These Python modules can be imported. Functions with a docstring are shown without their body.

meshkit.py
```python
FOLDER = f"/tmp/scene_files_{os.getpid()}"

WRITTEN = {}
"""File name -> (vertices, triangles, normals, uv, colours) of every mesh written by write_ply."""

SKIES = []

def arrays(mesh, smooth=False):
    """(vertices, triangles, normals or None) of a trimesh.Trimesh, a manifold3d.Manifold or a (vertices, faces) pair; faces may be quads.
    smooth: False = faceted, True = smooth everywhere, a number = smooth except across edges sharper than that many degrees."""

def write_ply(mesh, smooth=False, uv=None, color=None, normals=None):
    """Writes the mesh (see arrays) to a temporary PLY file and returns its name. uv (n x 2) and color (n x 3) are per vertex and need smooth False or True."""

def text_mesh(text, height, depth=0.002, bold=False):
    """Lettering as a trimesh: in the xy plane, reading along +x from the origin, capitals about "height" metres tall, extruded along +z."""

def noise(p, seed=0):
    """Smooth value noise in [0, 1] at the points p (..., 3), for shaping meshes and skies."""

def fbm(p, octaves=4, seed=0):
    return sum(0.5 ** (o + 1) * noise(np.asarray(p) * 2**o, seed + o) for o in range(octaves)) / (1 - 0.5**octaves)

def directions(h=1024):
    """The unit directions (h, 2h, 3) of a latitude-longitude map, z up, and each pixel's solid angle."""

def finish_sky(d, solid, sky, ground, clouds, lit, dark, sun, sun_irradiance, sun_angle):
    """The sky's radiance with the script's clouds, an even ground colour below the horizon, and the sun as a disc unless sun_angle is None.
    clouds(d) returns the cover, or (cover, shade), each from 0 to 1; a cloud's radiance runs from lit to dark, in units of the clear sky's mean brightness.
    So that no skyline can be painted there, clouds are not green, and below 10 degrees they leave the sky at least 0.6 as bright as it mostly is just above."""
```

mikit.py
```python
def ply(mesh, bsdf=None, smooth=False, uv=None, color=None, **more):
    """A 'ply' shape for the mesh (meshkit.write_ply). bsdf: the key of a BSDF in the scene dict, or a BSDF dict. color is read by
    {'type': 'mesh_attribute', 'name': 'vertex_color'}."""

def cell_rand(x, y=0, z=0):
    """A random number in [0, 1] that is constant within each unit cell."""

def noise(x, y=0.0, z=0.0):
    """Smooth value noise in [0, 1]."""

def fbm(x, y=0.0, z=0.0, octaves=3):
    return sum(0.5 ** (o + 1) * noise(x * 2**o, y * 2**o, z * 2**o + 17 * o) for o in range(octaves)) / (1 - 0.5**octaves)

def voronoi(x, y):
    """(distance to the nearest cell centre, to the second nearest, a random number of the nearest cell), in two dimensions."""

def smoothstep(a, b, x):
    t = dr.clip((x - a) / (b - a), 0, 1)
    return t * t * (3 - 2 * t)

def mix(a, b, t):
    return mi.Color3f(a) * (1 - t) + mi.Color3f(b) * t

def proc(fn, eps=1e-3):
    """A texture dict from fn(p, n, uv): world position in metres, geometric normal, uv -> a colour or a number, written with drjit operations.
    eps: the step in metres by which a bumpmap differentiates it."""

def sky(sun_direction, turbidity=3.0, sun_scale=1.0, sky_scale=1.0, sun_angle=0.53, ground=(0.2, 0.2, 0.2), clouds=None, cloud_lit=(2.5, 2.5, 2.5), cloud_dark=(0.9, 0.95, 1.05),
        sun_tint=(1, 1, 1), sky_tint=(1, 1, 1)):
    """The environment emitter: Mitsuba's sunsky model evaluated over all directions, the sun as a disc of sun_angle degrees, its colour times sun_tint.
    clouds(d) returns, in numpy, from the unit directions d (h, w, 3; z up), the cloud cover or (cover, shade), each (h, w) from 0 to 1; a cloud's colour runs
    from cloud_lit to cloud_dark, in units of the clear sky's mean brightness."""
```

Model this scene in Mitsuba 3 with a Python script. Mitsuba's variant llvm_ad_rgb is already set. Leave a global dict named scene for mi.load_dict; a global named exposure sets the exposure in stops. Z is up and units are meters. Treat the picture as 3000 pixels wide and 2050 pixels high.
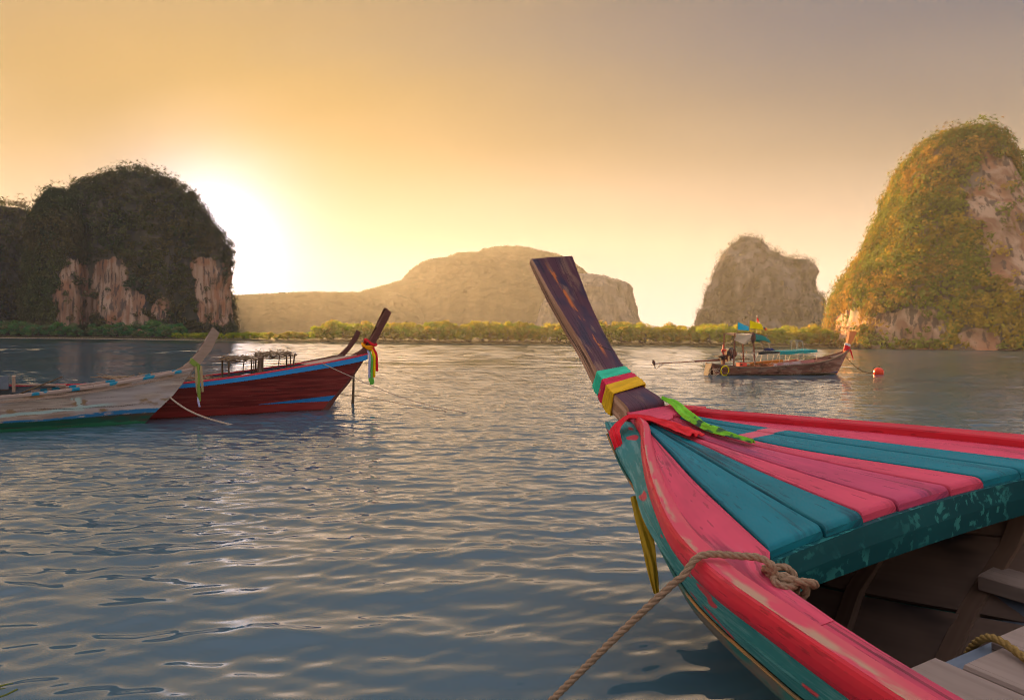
import math, numpy as np, trimesh, drjit as dr, mitsuba as mi, mikit, meshkit
from mikit import noise, fbm, smoothstep, mix, voronoi
scene, labels = {}, {}
V = np.array

# ---------------------------------------------------------------- camera
PITCH, ROLL = math.radians(-0.94), math.radians(0.52)
_f = V([0, math.cos(PITCH), math.sin(PITCH)])
_u = np.cross([1.0, 0, 0], _f)
_up = -math.sin(ROLL) * V([1.0, 0, 0]) + math.cos(ROLL) * _u
EYE = V([0, 0, 1.6])
scene['camera'] = {'type': 'perspective', 'fov': 70.01, 'fov_axis': 'x', 'near_clip': 0.05, 'far_clip': 20000.0,
                   'to_world': mi.ScalarTransform4f().look_at(origin=EYE.tolist(), target=(EYE + _f).tolist(), up=_up.tolist()),
                   'medium': {'type': 'ref', 'id': 'haze_air'}}

# ---------------------------------------------------------------- sky and sun (low sun just behind the left cliff)
SUN_AZ, SUN_EL = math.radians(-22.7), math.radians(6.8)
SUN = V([math.sin(SUN_AZ) * math.cos(SUN_EL), math.cos(SUN_AZ) * math.cos(SUN_EL), math.sin(SUN_EL)])


def sst(a, b, x):
    t = np.clip((x - a) / (b - a), 0, 1)
    return t * t * (3 - 2 * t)


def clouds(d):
    """Golden evening sky: white round the sun, cream along the horizon, orange above, thinning away from the sun; bright cover added overhead as fill light."""
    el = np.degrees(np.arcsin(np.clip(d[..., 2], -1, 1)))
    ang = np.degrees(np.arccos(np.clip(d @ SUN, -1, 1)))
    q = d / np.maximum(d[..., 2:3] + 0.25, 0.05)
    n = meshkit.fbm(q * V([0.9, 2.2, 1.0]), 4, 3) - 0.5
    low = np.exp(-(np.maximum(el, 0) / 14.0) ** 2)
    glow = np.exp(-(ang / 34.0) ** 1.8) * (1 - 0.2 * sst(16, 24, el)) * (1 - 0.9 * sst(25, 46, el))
    fill_veil = 0.52 * sst(20, 44, el) + 0.10 * sst(60, 110, ang)  # pale cover added overhead, out of view, to lift the light on the foreground
    cover = 1 - (1 - glow) * (1 - low) * (1 - fill_veil)
    t = 0.30 * np.exp(-(np.maximum(el, 0) / 10.0) ** 1.8) + 1.0 * np.exp(-(ang / 3.9) ** 1.4) + 0.56 * sst(22, 50, ang) * sst(23, 40, el)  # last term whitens the added overhead cover
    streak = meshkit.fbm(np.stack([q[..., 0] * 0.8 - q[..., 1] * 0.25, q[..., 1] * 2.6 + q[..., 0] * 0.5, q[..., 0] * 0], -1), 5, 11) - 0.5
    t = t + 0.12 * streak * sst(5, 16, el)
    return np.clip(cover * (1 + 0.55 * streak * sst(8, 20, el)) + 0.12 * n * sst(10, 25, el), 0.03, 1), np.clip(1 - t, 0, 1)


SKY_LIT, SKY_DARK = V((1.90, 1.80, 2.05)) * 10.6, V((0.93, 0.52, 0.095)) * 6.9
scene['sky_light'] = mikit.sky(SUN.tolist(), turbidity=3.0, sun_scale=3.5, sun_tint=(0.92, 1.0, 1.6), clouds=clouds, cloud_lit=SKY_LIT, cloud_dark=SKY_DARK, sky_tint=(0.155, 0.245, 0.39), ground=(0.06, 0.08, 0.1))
exposure = 3.25

# ---------------------------------------------------------------- haze
HAZE_DENSITY = 0.00022
scene['haze_air'] = {'type': 'homogeneous', 'albedo': {'type': 'rgb', 'value': (0.95, 0.95, 0.95)}, 'sigma_t': {'type': 'rgb', 'value': (HAZE_DENSITY,) * 3},
                     'phase': {'type': 'hg', 'g': 0.35}}

# ---------------------------------------------------------------- helpers


def add(key, mesh, bsdf, smooth=False, uv=None, color=None, label=None, cat=None, group=None, kind=None):
    k, n = key, 0
    while k in scene:
        n += 1
        k = f'{key}_{n:03d}'
    scene[k] = mikit.ply(mesh, bsdf, smooth, uv=uv, color=color)
    note(k, label, cat, group, kind)
    return k


def note(k, label=None, cat=None, group=None, kind=None):
    d = {a: b for a, b in (('label', label), ('category', cat), ('group', group), ('kind', kind)) if b}
    if d:
        labels[k] = {**labels.get(k, {}), **d}


def numbered(key):
    k, n = key, 0
    while k in labels or any(x == k or x.startswith(k + '__') for x in scene):
        n += 1
        k = f'{key}_{n:03d}'
    return k


def thing(key, label, cat, group=None):
    k = numbered(key)
    note(k, label, cat, group)
    return k


def gridfaces(m, n, wrap=False):
    i, j = np.meshgrid(np.arange(m - 1), np.arange(n if wrap else n - 1), indexing='ij')
    j2 = (j + 1) % n
    q = np.stack([i * n + j, i * n + j2, (i + 1) * n + j2, (i + 1) * n + j], -1).reshape(-1, 4)
    return np.vstack([q[:, [0, 1, 2]], q[:, [0, 2, 3]]])


def join(parts):
    """[(v, f, uv)] -> one"""
    at, vs, fs, us = 0, [], [], []
    for v, f, uv in parts:
        vs.append(v), fs.append(np.asarray(f) + at), us.append(uv)
        at += len(v)
    return np.vstack(vs), np.vstack(fs), np.vstack(us)


def gnormals(g):
    a, b = np.gradient(g, axis=0), np.gradient(g, axis=1)
    n = np.cross(a, b)
    return n / (np.linalg.norm(n, axis=-1, keepdims=True) + 1e-12)


def guv(g):
    a = np.concatenate([[0], np.cumsum(np.linalg.norm(np.diff(g.mean(1), axis=0), axis=1))]) if g.shape[0] > 1 else V([0.0])
    w = np.linalg.norm(np.diff(g, axis=1), axis=-1)
    b = np.concatenate([np.zeros((g.shape[0], 1)), np.cumsum(w, 1)], 1)
    b = b - b[:, -1:] / 2
    return np.stack([np.broadcast_to(a[:, None], b.shape), b], -1)


def slab(g, t, uv=None):
    """A grid of points (m, n, 3) given a thickness t against its normals (rows x columns); own vertices per face so that edges stay crisp."""
    m, n = g.shape[:2]
    nn = gnormals(g)
    h = g - nn * t
    uv = guv(g) if uv is None else uv
    F = gridfaces(m, n)
    parts = [(g.reshape(-1, 3), F, uv.reshape(-1, 2)), (h.reshape(-1, 3), F[:, ::-1], uv.reshape(-1, 2))]
    for a, b, w, fl in ((g[0], h[0], uv[0], 1), (g[-1], h[-1], uv[-1], 0), (g[:, 0], h[:, 0], uv[:, 0], 0), (g[:, -1], h[:, -1], uv[:, -1], 1)):
        k = len(a)
        ff = gridfaces(2, k)
        parts.append((np.vstack([a, b]), ff[:, ::-1] if fl else ff, np.vstack([w, w + 0.01])))
    return join(parts)


def add_slab(key, g, t, bsdf, uv=None, smooth=True, **kw):
    v, f, u = slab(V(g, float) if not isinstance(g, np.ndarray) else g, t, uv)
    return add(key, (v, f), bsdf, smooth, uv=u, **kw)


def frames(p):
    p = np.asarray(p, float)
    t = np.gradient(p, axis=0)
    t /= np.linalg.norm(t, axis=1, keepdims=True) + 1e-12
    a = np.zeros_like(p)
    x = np.cross(t[0], [0, 0, 1.0] if abs(t[0][2]) < 0.9 else [1.0, 0, 0])
    for i in range(len(p)):
        x = x - t[i] * (x @ t[i])
        x /= np.linalg.norm(x) + 1e-12
        a[i] = x
    return t, a, np.cross(t, a)


def tube(p, r, sides=8, cap=True):
    p = np.asarray(p, float)
    t, a, b = frames(p)
    r = np.broadcast_to(np.asarray(r, float), (len(p),))
    ang = np.arange(sides) * 2 * np.pi / sides
    v = p[:, None] + r[:, None, None] * (np.cos(ang)[None, :, None] * a[:, None] + np.sin(ang)[None, :, None] * b[:, None])
    f = gridfaces(len(p), sides, True)[:, ::-1]
    v = v.reshape(-1, 3)
    L = np.concatenate([[0], np.cumsum(np.linalg.norm(np.diff(p, axis=0), axis=1))])
    uv = np.stack([np.repeat(L, sides), np.tile(ang * 0.02, len(p))], 1)
    if cap:
        k = len(v)
        v = np.vstack([v, p[0], p[-1]])
        uv = np.vstack([uv, [0, 0], [L[-1], 0]])
        i = np.arange(sides)
        f = np.vstack([f, np.stack([i, (i + 1) % sides, i * 0 + k], 1), np.stack([(i + 1) % sides + k - sides, i + k - sides, i * 0 + k + 1], 1)])
    return v, f, uv


def spline(pts, n, closed=False):
    """Catmull-Rom through the points, n samples evenly spaced along it."""
    from scipy.interpolate import PchipInterpolator, CubicSpline
    p = np.asarray(pts, float)
    s = np.concatenate([[0], np.cumsum(np.linalg.norm(np.diff(p, axis=0), axis=1))])
    c = CubicSpline(s, p, bc_type='natural')
    return c(np.linspace(0, s[-1], n))


def interp(x, xs, ys):
    from scipy.interpolate import PchipInterpolator
    return PchipInterpolator(xs, ys, extrapolate=True)(np.clip(x, xs[0], xs[-1]))


def rope(p, r, strands=3, pitch=None, seg=None):
    """Twisted rope: three strands laid round each other along the polyline p."""
    p = np.asarray(p, float)
    L = np.linalg.norm(np.diff(p, axis=0), axis=1).sum()
    pitch = pitch or r * 7
    n = int(max(len(p), L / pitch * 9))
    p = spline(p, n)
    t, a, b = frames(p)
    s = np.linspace(0, L, n)
    parts = []
    for k in range(strands):
        ang = s / pitch * 2 * np.pi + k * 2 * np.pi / strands
        c = p + 0.5 * r * (np.cos(ang)[:, None] * a + np.sin(ang)[:, None] * b)
        parts.append(tube(c, 0.58 * r, 6))
    return join(parts)


def bar(a, b, w, h, up=(0, 0, 1), bevel=0.0):
    """A squared bar from a to b, w wide and h high."""
    a, b, up = V(a, float), V(b, float), V(up, float)
    t = (b - a) / np.linalg.norm(b - a)
    x = np.cross(t, up if abs(t @ up) < 0.98 * np.linalg.norm(up) else [1.0, 0, 0])
    x /= np.linalg.norm(x)
    y = np.cross(x, t)
    c = bevel
    sec = [(-w / 2 + c, -h / 2), (w / 2 - c, -h / 2), (w / 2, -h / 2 + c), (w / 2, h / 2 - c), (w / 2 - c, h / 2), (-w / 2 + c, h / 2), (-w / 2, h / 2 - c), (-w / 2, -h / 2 + c)] if c else [(-w / 2, -h / 2), (w / 2, -h / 2), (w / 2, h / 2), (-w / 2, h / 2)]
    k = len(sec)
    v = np.vstack([[e + x * p + y * q for p, q in sec] for e in (a, b)])
    f = gridfaces(2, k, True)
    f = np.vstack([f, [[0, i + 1, i] for i in range(1, k - 1)], [[k, k + i, k + i + 1] for i in range(1, k - 1)]])
    m = trimesh.Trimesh(v, f, process=False)
    if m.volume < 0:
        f = f[:, ::-1]
    L = np.linalg.norm(b - a)
    uv = np.vstack([[(0, p + q) for p, q in sec], [(L, p + q) for p, q in sec]])
    return v, f, uv


def add_parts(key, parts, bsdf, smooth=False, **kw):
    v, f, uv = join(parts)
    return add(key, (v, f), bsdf, smooth, uv=uv if smooth in (False, True) else None, **kw)


def two(b):
    return {'type': 'twosided', 'bsdf': b}


def pbr(color, rough=0.6, spec=0.4, **kw):
    c = mikit.proc(color) if callable(color) else {'type': 'rgb', 'value': list(color)}
    return {'type': 'principled', 'base_color': c, 'roughness': mikit.proc(rough) if callable(rough) else rough, 'specular': spec, **kw}


def bumped(b, fn, scale, eps=1e-3):
    return {'type': 'bumpmap', 'bsdf': b, 'tex': mikit.proc(fn, eps), 'scale': scale}


# ---------------------------------------------------------------- water


def water_mesh():
    rng = np.random.default_rng(5)
    comps = []
    for lam, num, amp in ((5.0, 5, 0.0042), (2.6, 8, 0.0060), (1.4, 8, 0.0050), (0.8, 5, 0.0028), (0.52, 8, 0.0036), (0.36, 10, 0.0045), (0.26, 12, 0.0048), (0.18, 12, 0.0046), (0.125, 10, 0.0040)):
        for _ in range(num):
            l = lam * rng.uniform(0.82, 1.22)
            th = rng.normal(math.radians(96), math.radians(22))
            comps.append((2 * np.pi / l * math.cos(th), 2 * np.pi / l * math.sin(th), rng.uniform(0, 6.28), l, l * amp))

    def field(x, y, dr_):
        h, gx, gy = np.zeros_like(x), np.zeros_like(x), np.zeros_like(x)
        p = np.stack([x, y, x * 0], -1)
        gust = 0.45 + 1.1 * meshkit.fbm(p * V([0.10, 0.06, 1]), 3, 9)
        chop = 0.10 + 0.42 * sst(14, 70, y) * (1 + 0.4 * sst(150, 260, y))
        calm = 0.62 + 0.38 * sst(4, 10, y)
        lee = 0.80 - 0.15 * sst(6, 30, y)
        for kx, ky, ph, l, a in comps:
            f = gust * np.exp(-(1.6 * dr_ / l) ** 2) * a * (lee * calm if l < 0.3 else lee if l < 0.6 else chop if l > 1.05 else 1)
            c = kx * x + ky * y + ph
            h += f * np.sin(c)
            gx += f * kx * np.cos(c)
            gy += f * ky * np.cos(c)
        return h, gx, gy

    def piece(az, r):
        A, R = np.meshgrid(az, r)
        x, y = R * np.sin(A), R * np.cos(A)
        h, gx, gy = field(x, y, np.gradient(r)[:, None] * np.ones_like(A))
        n = np.stack([-gx, -gy, np.ones_like(gx)], -1).reshape(-1, 3)
        return np.stack([x, y, h], -1).reshape(-1, 3), n / np.linalg.norm(n, axis=1, keepdims=True), gridfaces(len(r), len(az))[:, ::-1]

    rr = np.concatenate([np.geomspace(2.4, 40, 600), np.linspace(40, 150, 230)[1:], np.geomspace(150, 430, 130)[1:]])
    half = math.radians(47)
    ps = [piece(np.linspace(-half, half, 700), rr), piece(np.linspace(half, 2 * np.pi - half, 200), np.geomspace(2.4, 430, 200)), piece(np.linspace(0, 2 * np.pi, 120), np.linspace(0.02, 2.4, 40))]
    at = np.cumsum([0] + [len(p[0]) for p in ps])
    f = np.vstack([p[2] + a for p, a in zip(ps, at)])
    v = np.vstack([p[0] for p in ps])
    up = np.cross(v[f[:, 1]] - v[f[:, 0]], v[f[:, 2]] - v[f[:, 0]])[:, 2] < 0
    f[up] = f[up][:, ::-1]
    return v, np.vstack([p[1] for p in ps]), f


# wind ripples too small to model one by one grow from the lee of the near shore out into the open bay
scene['mat_water'] = {'type': 'plastic', 'int_ior': 1.333, 'diffuse_reflectance': {'type': 'rgb', 'value': (0.075, 0.155, 0.215)}}
_v, _n, _f3 = water_mesh()
scene['water'] = {'type': 'ply', 'filename': meshkit.write_ply((_v, _f3), False, normals=_n), 'face_normals': False, 'bsdf': {'type': 'ref', 'id': 'mat_water'}}
note('water', 'rippled bay water, slate blue near and pale gold far off', kind='structure')

# ---------------------------------------------------------------- shore land, mudflats


def shore_y(x):
    """Distance of the shoreline in front of the viewer, by sideways position."""
    return interp(x, [-700, -330, -250, -200, -175, -150, -128, -108, -60, 0, 60, 120, 200, 400], [300, 238, 250, 260, 262, 270, 258, 234, 205, 190, 176, 160, 152, 150])


def bgcolor(a, b, s):
    return lambda p, n, uv: mix(a, b, fbm(p.x * s, p.y * s, p.z * s))


scene['mat_ground'] = two(pbr(bgcolor((0.05, 0.05, 0.02), (0.12, 0.1, 0.05), 0.2), 0.9, 0.1))
scene['mat_mud'] = two(pbr(lambda p, n, uv: mix((0.16, 0.13, 0.10), (0.34, 0.27, 0.21), fbm(p.x * 0.05, p.y * 0.3, p.z)), 0.38, 0.5))
_x = np.concatenate([np.linspace(-880, -420, 20), np.linspace(-400, 400, 160), np.linspace(420, 880, 20)])
_s = shore_y(_x)
_rows = [_s - 2, _s, _s + 3, _s + 12, _s + 60, _s * 0 + 650, _s * 0 + 1050]
_zs = [-0.4, 0.12, 0.35, 0.6, 0.8, 0.8, 0.8]
_g = np.stack([np.stack([np.clip(_x, -880, 880), y, np.full_like(_x, z)], -1) for i, (y, z) in enumerate(zip(_rows, _zs))])
add('shore_ground', (_g.reshape(-1, 3), gridfaces(len(_rows), len(_x))), 'mat_ground', True, label='low muddy shore behind the mangroves', kind='structure')


def mud(key, x0, x1, near, label):
    x = np.linspace(x0, x1, 120)
    s = shore_y(x) + 1.0
    w = near(x)
    g = []
    for k in np.linspace(0, 1, 14):
        y = s - w * (1 - k)
        n = meshkit.fbm(np.stack([x * 0.05, y * 0.22, x * 0], -1), 4, 4)
        z = -0.035 + 0.11 * k + 0.05 * (n - 0.42)
        g.append(np.stack([x, y, z], -1))
    g = V(g)
    add(key, (g.reshape(-1, 3), gridfaces(14, 120)), 'mat_mud', True, label=label, kind='structure')


mud('mudflat', -420, -60, lambda x: 60 * sst(-420, -300, x) * (1 - sst(-190, -60, x)) + 3, 'pale mudflat at the waterline under the left cliff')
mud('mudflat', 95, 330, lambda x: 50 * sst(95, 130, x) + 2, 'tan mudflat at the foot of the right cliff')

# ---------------------------------------------------------------- limestone cliffs


def rock_color(warm, patches=(), streak=0.09, lo=(0.13, 0.125, 0.12), hi=(0.30, 0.26, 0.22), crack=1.0):
    def fn(p, n, uv):
        a = fbm(p.x * streak * 2, p.y * streak * 2, p.z * streak * 0.5, 4)
        b = fbm(p.x * 0.35 + 9, p.y * 0.35, p.z * 0.07, 4)
        c = mix(lo, hi, smoothstep(0.35, 0.65, a))
        c = mix(c, (0.055, 0.055, 0.06), smoothstep(0.52, 0.72, b) * crack)
        m = mi.Float(0)
        for x, y, z, rx, rz in patches:
            q = dr.square((p.x - x) / rx) + dr.square((p.y - y) / 60) + dr.square((p.z - z) / rz)
            m = dr.maximum(m, 1 - q + 1.5 * (fbm(p.x * 0.35, p.y * 0.35, p.z * 0.12, 4) - 0.5))
        bare = smoothstep(0.0, 0.12, m)
        st = fbm(p.x * 0.9 + p.y * 0.5, p.y * 0.5, p.z * 0.07, 4)
        ochre = mix((0.30, 0.18, 0.125), (0.50, 0.39, 0.31), smoothstep(0.35, 0.68, st))
        ochre = mix(ochre, (0.40, 0.20, 0.12), smoothstep(0.5, 0.7, fbm(p.x * 0.25, p.y * 0.2, p.z * 0.15, 3)) * 0.7)
        ochre = mix(ochre, (0.10, 0.085, 0.08), smoothstep(0.53, 0.66, fbm(p.x * 1.5 + 3, p.y * 0.9, p.z * 0.16, 4)) * 0.85)
        c = mix(c, ochre, bare)
        return mix(c, mi.Color3f(c) * mi.Color3f(warm), 1.0)
    return fn


def axes(az, d0):
    a = math.radians(az)
    return V([math.sin(a), math.cos(a)]) * d0, V([math.cos(a), -math.sin(a)]), V([math.sin(a), math.cos(a)])


def tower(az, d0, L, R, deep, p=2.6, shear=0.0, rough=1.0, nz=110, na=220, seed=1, lower=0.975, canopy=0.0):
    """A karst tower. L and R are its measured outline on the plane across the line of sight at d0: (sideways, height), foot to top. deep: half depth."""
    C, e1, e2 = axes(az, d0)
    L, R = V(L), V(R)
    top = min(L[-1, 1], R[-1, 1])
    z0 = max(L[0, 1], R[0, 1], -1.0)
    def inc(P):
        z = np.maximum.accumulate(P[:, 1] + np.arange(len(P)) * 1e-4)
        return z
    L, R = L * V([1, lower]) + V([0.4, 0]), R * V([1, lower]) - V([0.4, 0])  # the shrubs add the rest of the outline
    top *= lower
    lz, rz = inc(L), inc(R)
    k = 1 - (1 - np.linspace(0, 1, nz)) ** 1.7
    zs = z0 + (top - z0) * k
    xl, xr = np.interp(zs, lz, L[:, 0]), np.interp(zs, rz, R[:, 0])
    th = np.linspace(0, 2 * np.pi, na, endpoint=False)
    ct, st = np.cos(th), np.sin(th)
    cu, su = np.sign(ct) * np.abs(ct) ** (2 / p), np.sign(st) * np.abs(st) ** (2 / p)
    a0 = (xr - xl)[: nz // 3].max() / 2
    rows = []
    for z, l, r in zip(zs, xl, xr):
        a = max((r - l) / 2, 0.02)
        b = deep * min(1.0, (a / a0)) ** 0.75 * (1 - 0.25 * (z - z0) / (top - z0))
        dep = b * su
        raw = cu + shear * dep / max(b, 1e-6)
        al, be = (l + r) / 2, a
        for _ in range(6):
            pr = (al + be * raw) / (1 + dep / d0)
            lo, hi = pr.min(), pr.max()
            be *= (r - l + 1e-9) / (hi - lo + 1e-9)
            al += (l + r) / 2 - ((al + be * raw) / (1 + dep / d0)).max() / 2 - ((al + be * raw) / (1 + dep / d0)).min() / 2
        lat = al + be * raw
        rows.append(np.column_stack([C[0] + e1[0] * lat + e2[0] * dep, C[1] + e1[1] * lat + e2[1] * dep, np.full(na, z)]))
    g = V(rows)
    cen = g.mean(1, keepdims=True)
    out = g - cen
    out[..., 2] = 0
    out /= np.linalg.norm(out, axis=-1, keepdims=True) + 1e-9
    s = 60.0 / max(top, 40)
    n1 = meshkit.fbm(g * V([0.10, 0.10, 0.035]) * s, 5, seed) - 0.5
    n2 = meshkit.fbm(g * V([0.34, 0.34, 0.06]) * s, 4, seed + 7) - 0.5
    amp = np.minimum(1.0, np.linalg.norm(g - cen, axis=-1) / 8.0)
    ledge = np.abs(((g[..., 2] * 0.07 + 2.2 * n1) % 1.0) - 0.5) - 0.25
    g = g + out * ((n1 * 6.5 + n2 * 3.2 + ledge * 1.6) * rough * amp)[..., None] / s ** 0.5
    if canopy:  # far-off woodland: crowns as bumps of the surface
        c1 = np.abs(meshkit.noise(g * V([.16, .16, .2]), seed + 31) - .5) * 2
        c2 = meshkit.fbm(g * V([.45, .45, .5]), 2, seed + 33)
        h = ((1 - c1 ** 1.5) * .7 + c2 * .6) * canopy
        g = g + (out * .6 + V([0, 0, .8])) * h[..., None] * np.minimum(amp * 2, 1)[..., None]
    v = np.vstack([g.reshape(-1, 3), g[-1].mean(0) + [0, 0, 0.15]])
    f = gridfaces(nz, na, True)
    i = np.arange(na)
    f = np.vstack([f, np.stack([(nz - 1) * na + i, (nz - 1) * na + (i + 1) % na, i * 0 + len(v) - 1], 1)])
    m = trimesh.Trimesh(v, f, process=False)
    return (v, f) if m.volume > 0 else (v, f[:, ::-1])


def shrubs(meshes, count, size, leaves, seed, bare=None, cut=0.42, tone=None, vary=0.5):
    """Shrub cover: leafy clumps rooted on the side of the rock that can be seen from the bay. Returns v, f, colour."""
    rng = np.random.default_rng(seed)
    P, N = [], []
    for v, f in meshes:
        m = trimesh.Trimesh(v, f, process=False)
        a, nn, c = m.area_faces, m.face_normals, m.triangles_center
        ok = np.einsum('ij,ij->i', nn, c - EYE) / np.linalg.norm(c, axis=1) < 0.35
        wgt = a * ok
        idx = rng.choice(len(a), size=count * 3, p=wgt / wgt.sum())
        r1, r2 = np.sqrt(rng.random(len(idx))), rng.random(len(idx))
        t = m.triangles[idx]
        P.append((1 - r1)[:, None] * t[:, 0] + (r1 * (1 - r2))[:, None] * t[:, 1] + (r1 * r2)[:, None] * t[:, 2])
        N.append(nn[idx])
    P, N = np.vstack(P), np.vstack(N)
    o = rng.permutation(len(P))
    P, N = P[o], N[o]
    flat = np.clip(N[:, 2], -0.3, 1)
    dens = meshkit.fbm(P * V([0.09, 0.09, 0.05]) * (0.8 / size), 4, seed) + 0.35 * flat
    keep = dens > cut
    if bare is not None:
        keep &= ~bare(P, meshkit.fbm(P * V([0.35, 0.35, 0.12]), 4, 2), rng)
    P, N = P[keep][:count], N[keep][:count]
    k = len(P)
    s = size * rng.uniform(0.45, 1.0, k) * np.where(rng.random(k) < 0.12, 1.6, 1.0) * (1 + 0.35 * np.clip(N[:, 2], 0, 1))
    q = rng.normal(size=(k, leaves, 3))
    q *= (rng.uniform(0.15, 1, (k, leaves, 1)) ** 0.5 * 0.62) / np.linalg.norm(q, axis=-1, keepdims=True)
    q[..., 2] *= 0.8
    cen = P[:, None] + (N * 0.35 + [0, 0, 0.3])[:, None] * s[:, None, None] + q * s[:, None, None]
    calm = vary < 0.3
    nrm = q * (0.5 if calm else 1.3) + N[:, None] * (1.6 if calm else 0.7) + rng.normal(size=q.shape) * (0.12 if calm else 0.2) + [0, 0, 0.3]
    nrm /= np.linalg.norm(nrm, axis=-1, keepdims=True)
    t1 = np.cross(nrm, rng.normal(size=q.shape))
    t1 /= np.linalg.norm(t1, axis=-1, keepdims=True) + 1e-9
    t2 = np.cross(nrm, t1)
    ls = size * np.sqrt(s / size)[:, None, None] * rng.uniform(0.08, 0.19, (k, leaves, 1))
    v = np.stack([cen - t1 * ls, cen + t2 * ls * 0.7 + nrm * ls * 0.25, cen + t1 * ls, cen - t2 * ls * 0.7 + nrm * ls * 0.1], 2)
    base = V(tone or [(0.075, 0.085, 0.028), (0.10, 0.095, 0.025), (0.13, 0.10, 0.03), (0.055, 0.075, 0.03)])
    pick = np.clip((meshkit.fbm(P * 0.05, 3, seed + 3) * len(base) * 1.3 - 0.15 * len(base) + rng.normal(0, 0.35, k)).astype(int), 0, len(base) - 1)
    col = base[pick][:, None] * rng.uniform(1 - vary, 1 + vary, (k, 1, 1)) * rng.uniform(1 - vary / 2, 1 + vary / 2, (k, leaves, 1))
    F = np.arange(k * leaves)[:, None, None] * 4 + V([[0, 1, 2], [0, 2, 3]])
    return v.reshape(-1, 3), F.reshape(-1, 3), np.repeat(col.reshape(-1, 3), 4, 0)


def leafmat(name, trans=0.9, tint=(1, 1, 1)):
    scene[name] = {'type': 'principledthin', 'base_color': {'type': 'mesh_attribute', 'name': 'vertex_color'}, 'roughness': 0.7, 'diff_trans': trans, 'spec_trans': 0.0, 'eta': 1.3}


leafmat('mat_shrub', 0.5)
leafmat('mat_far_shrub', 0.15)


def cliff(key, label, towers, mat, nsh, size, leaves, seed, shrub_label, bare=None, cut=0.42, tone=None, leaf='mat_shrub'):
    ms = [tower(**t) for t in towers]
    v, f, _ = join([(a, b, a[:, :2]) for a, b in ms])
    add(key, (v, f), mat, 50, label=label, kind='structure')
    if not nsh:
        return
    sv, sf, sc = shrubs(ms, nsh, size, leaves, seed, bare, cut, tone, 0.12 if leaf == 'mat_far_shrub' else 0.4)
    add(key + '__shrub_cover', (sv, sf), leaf, False, color=sc, label=shrub_label, kind='stuff')


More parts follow.
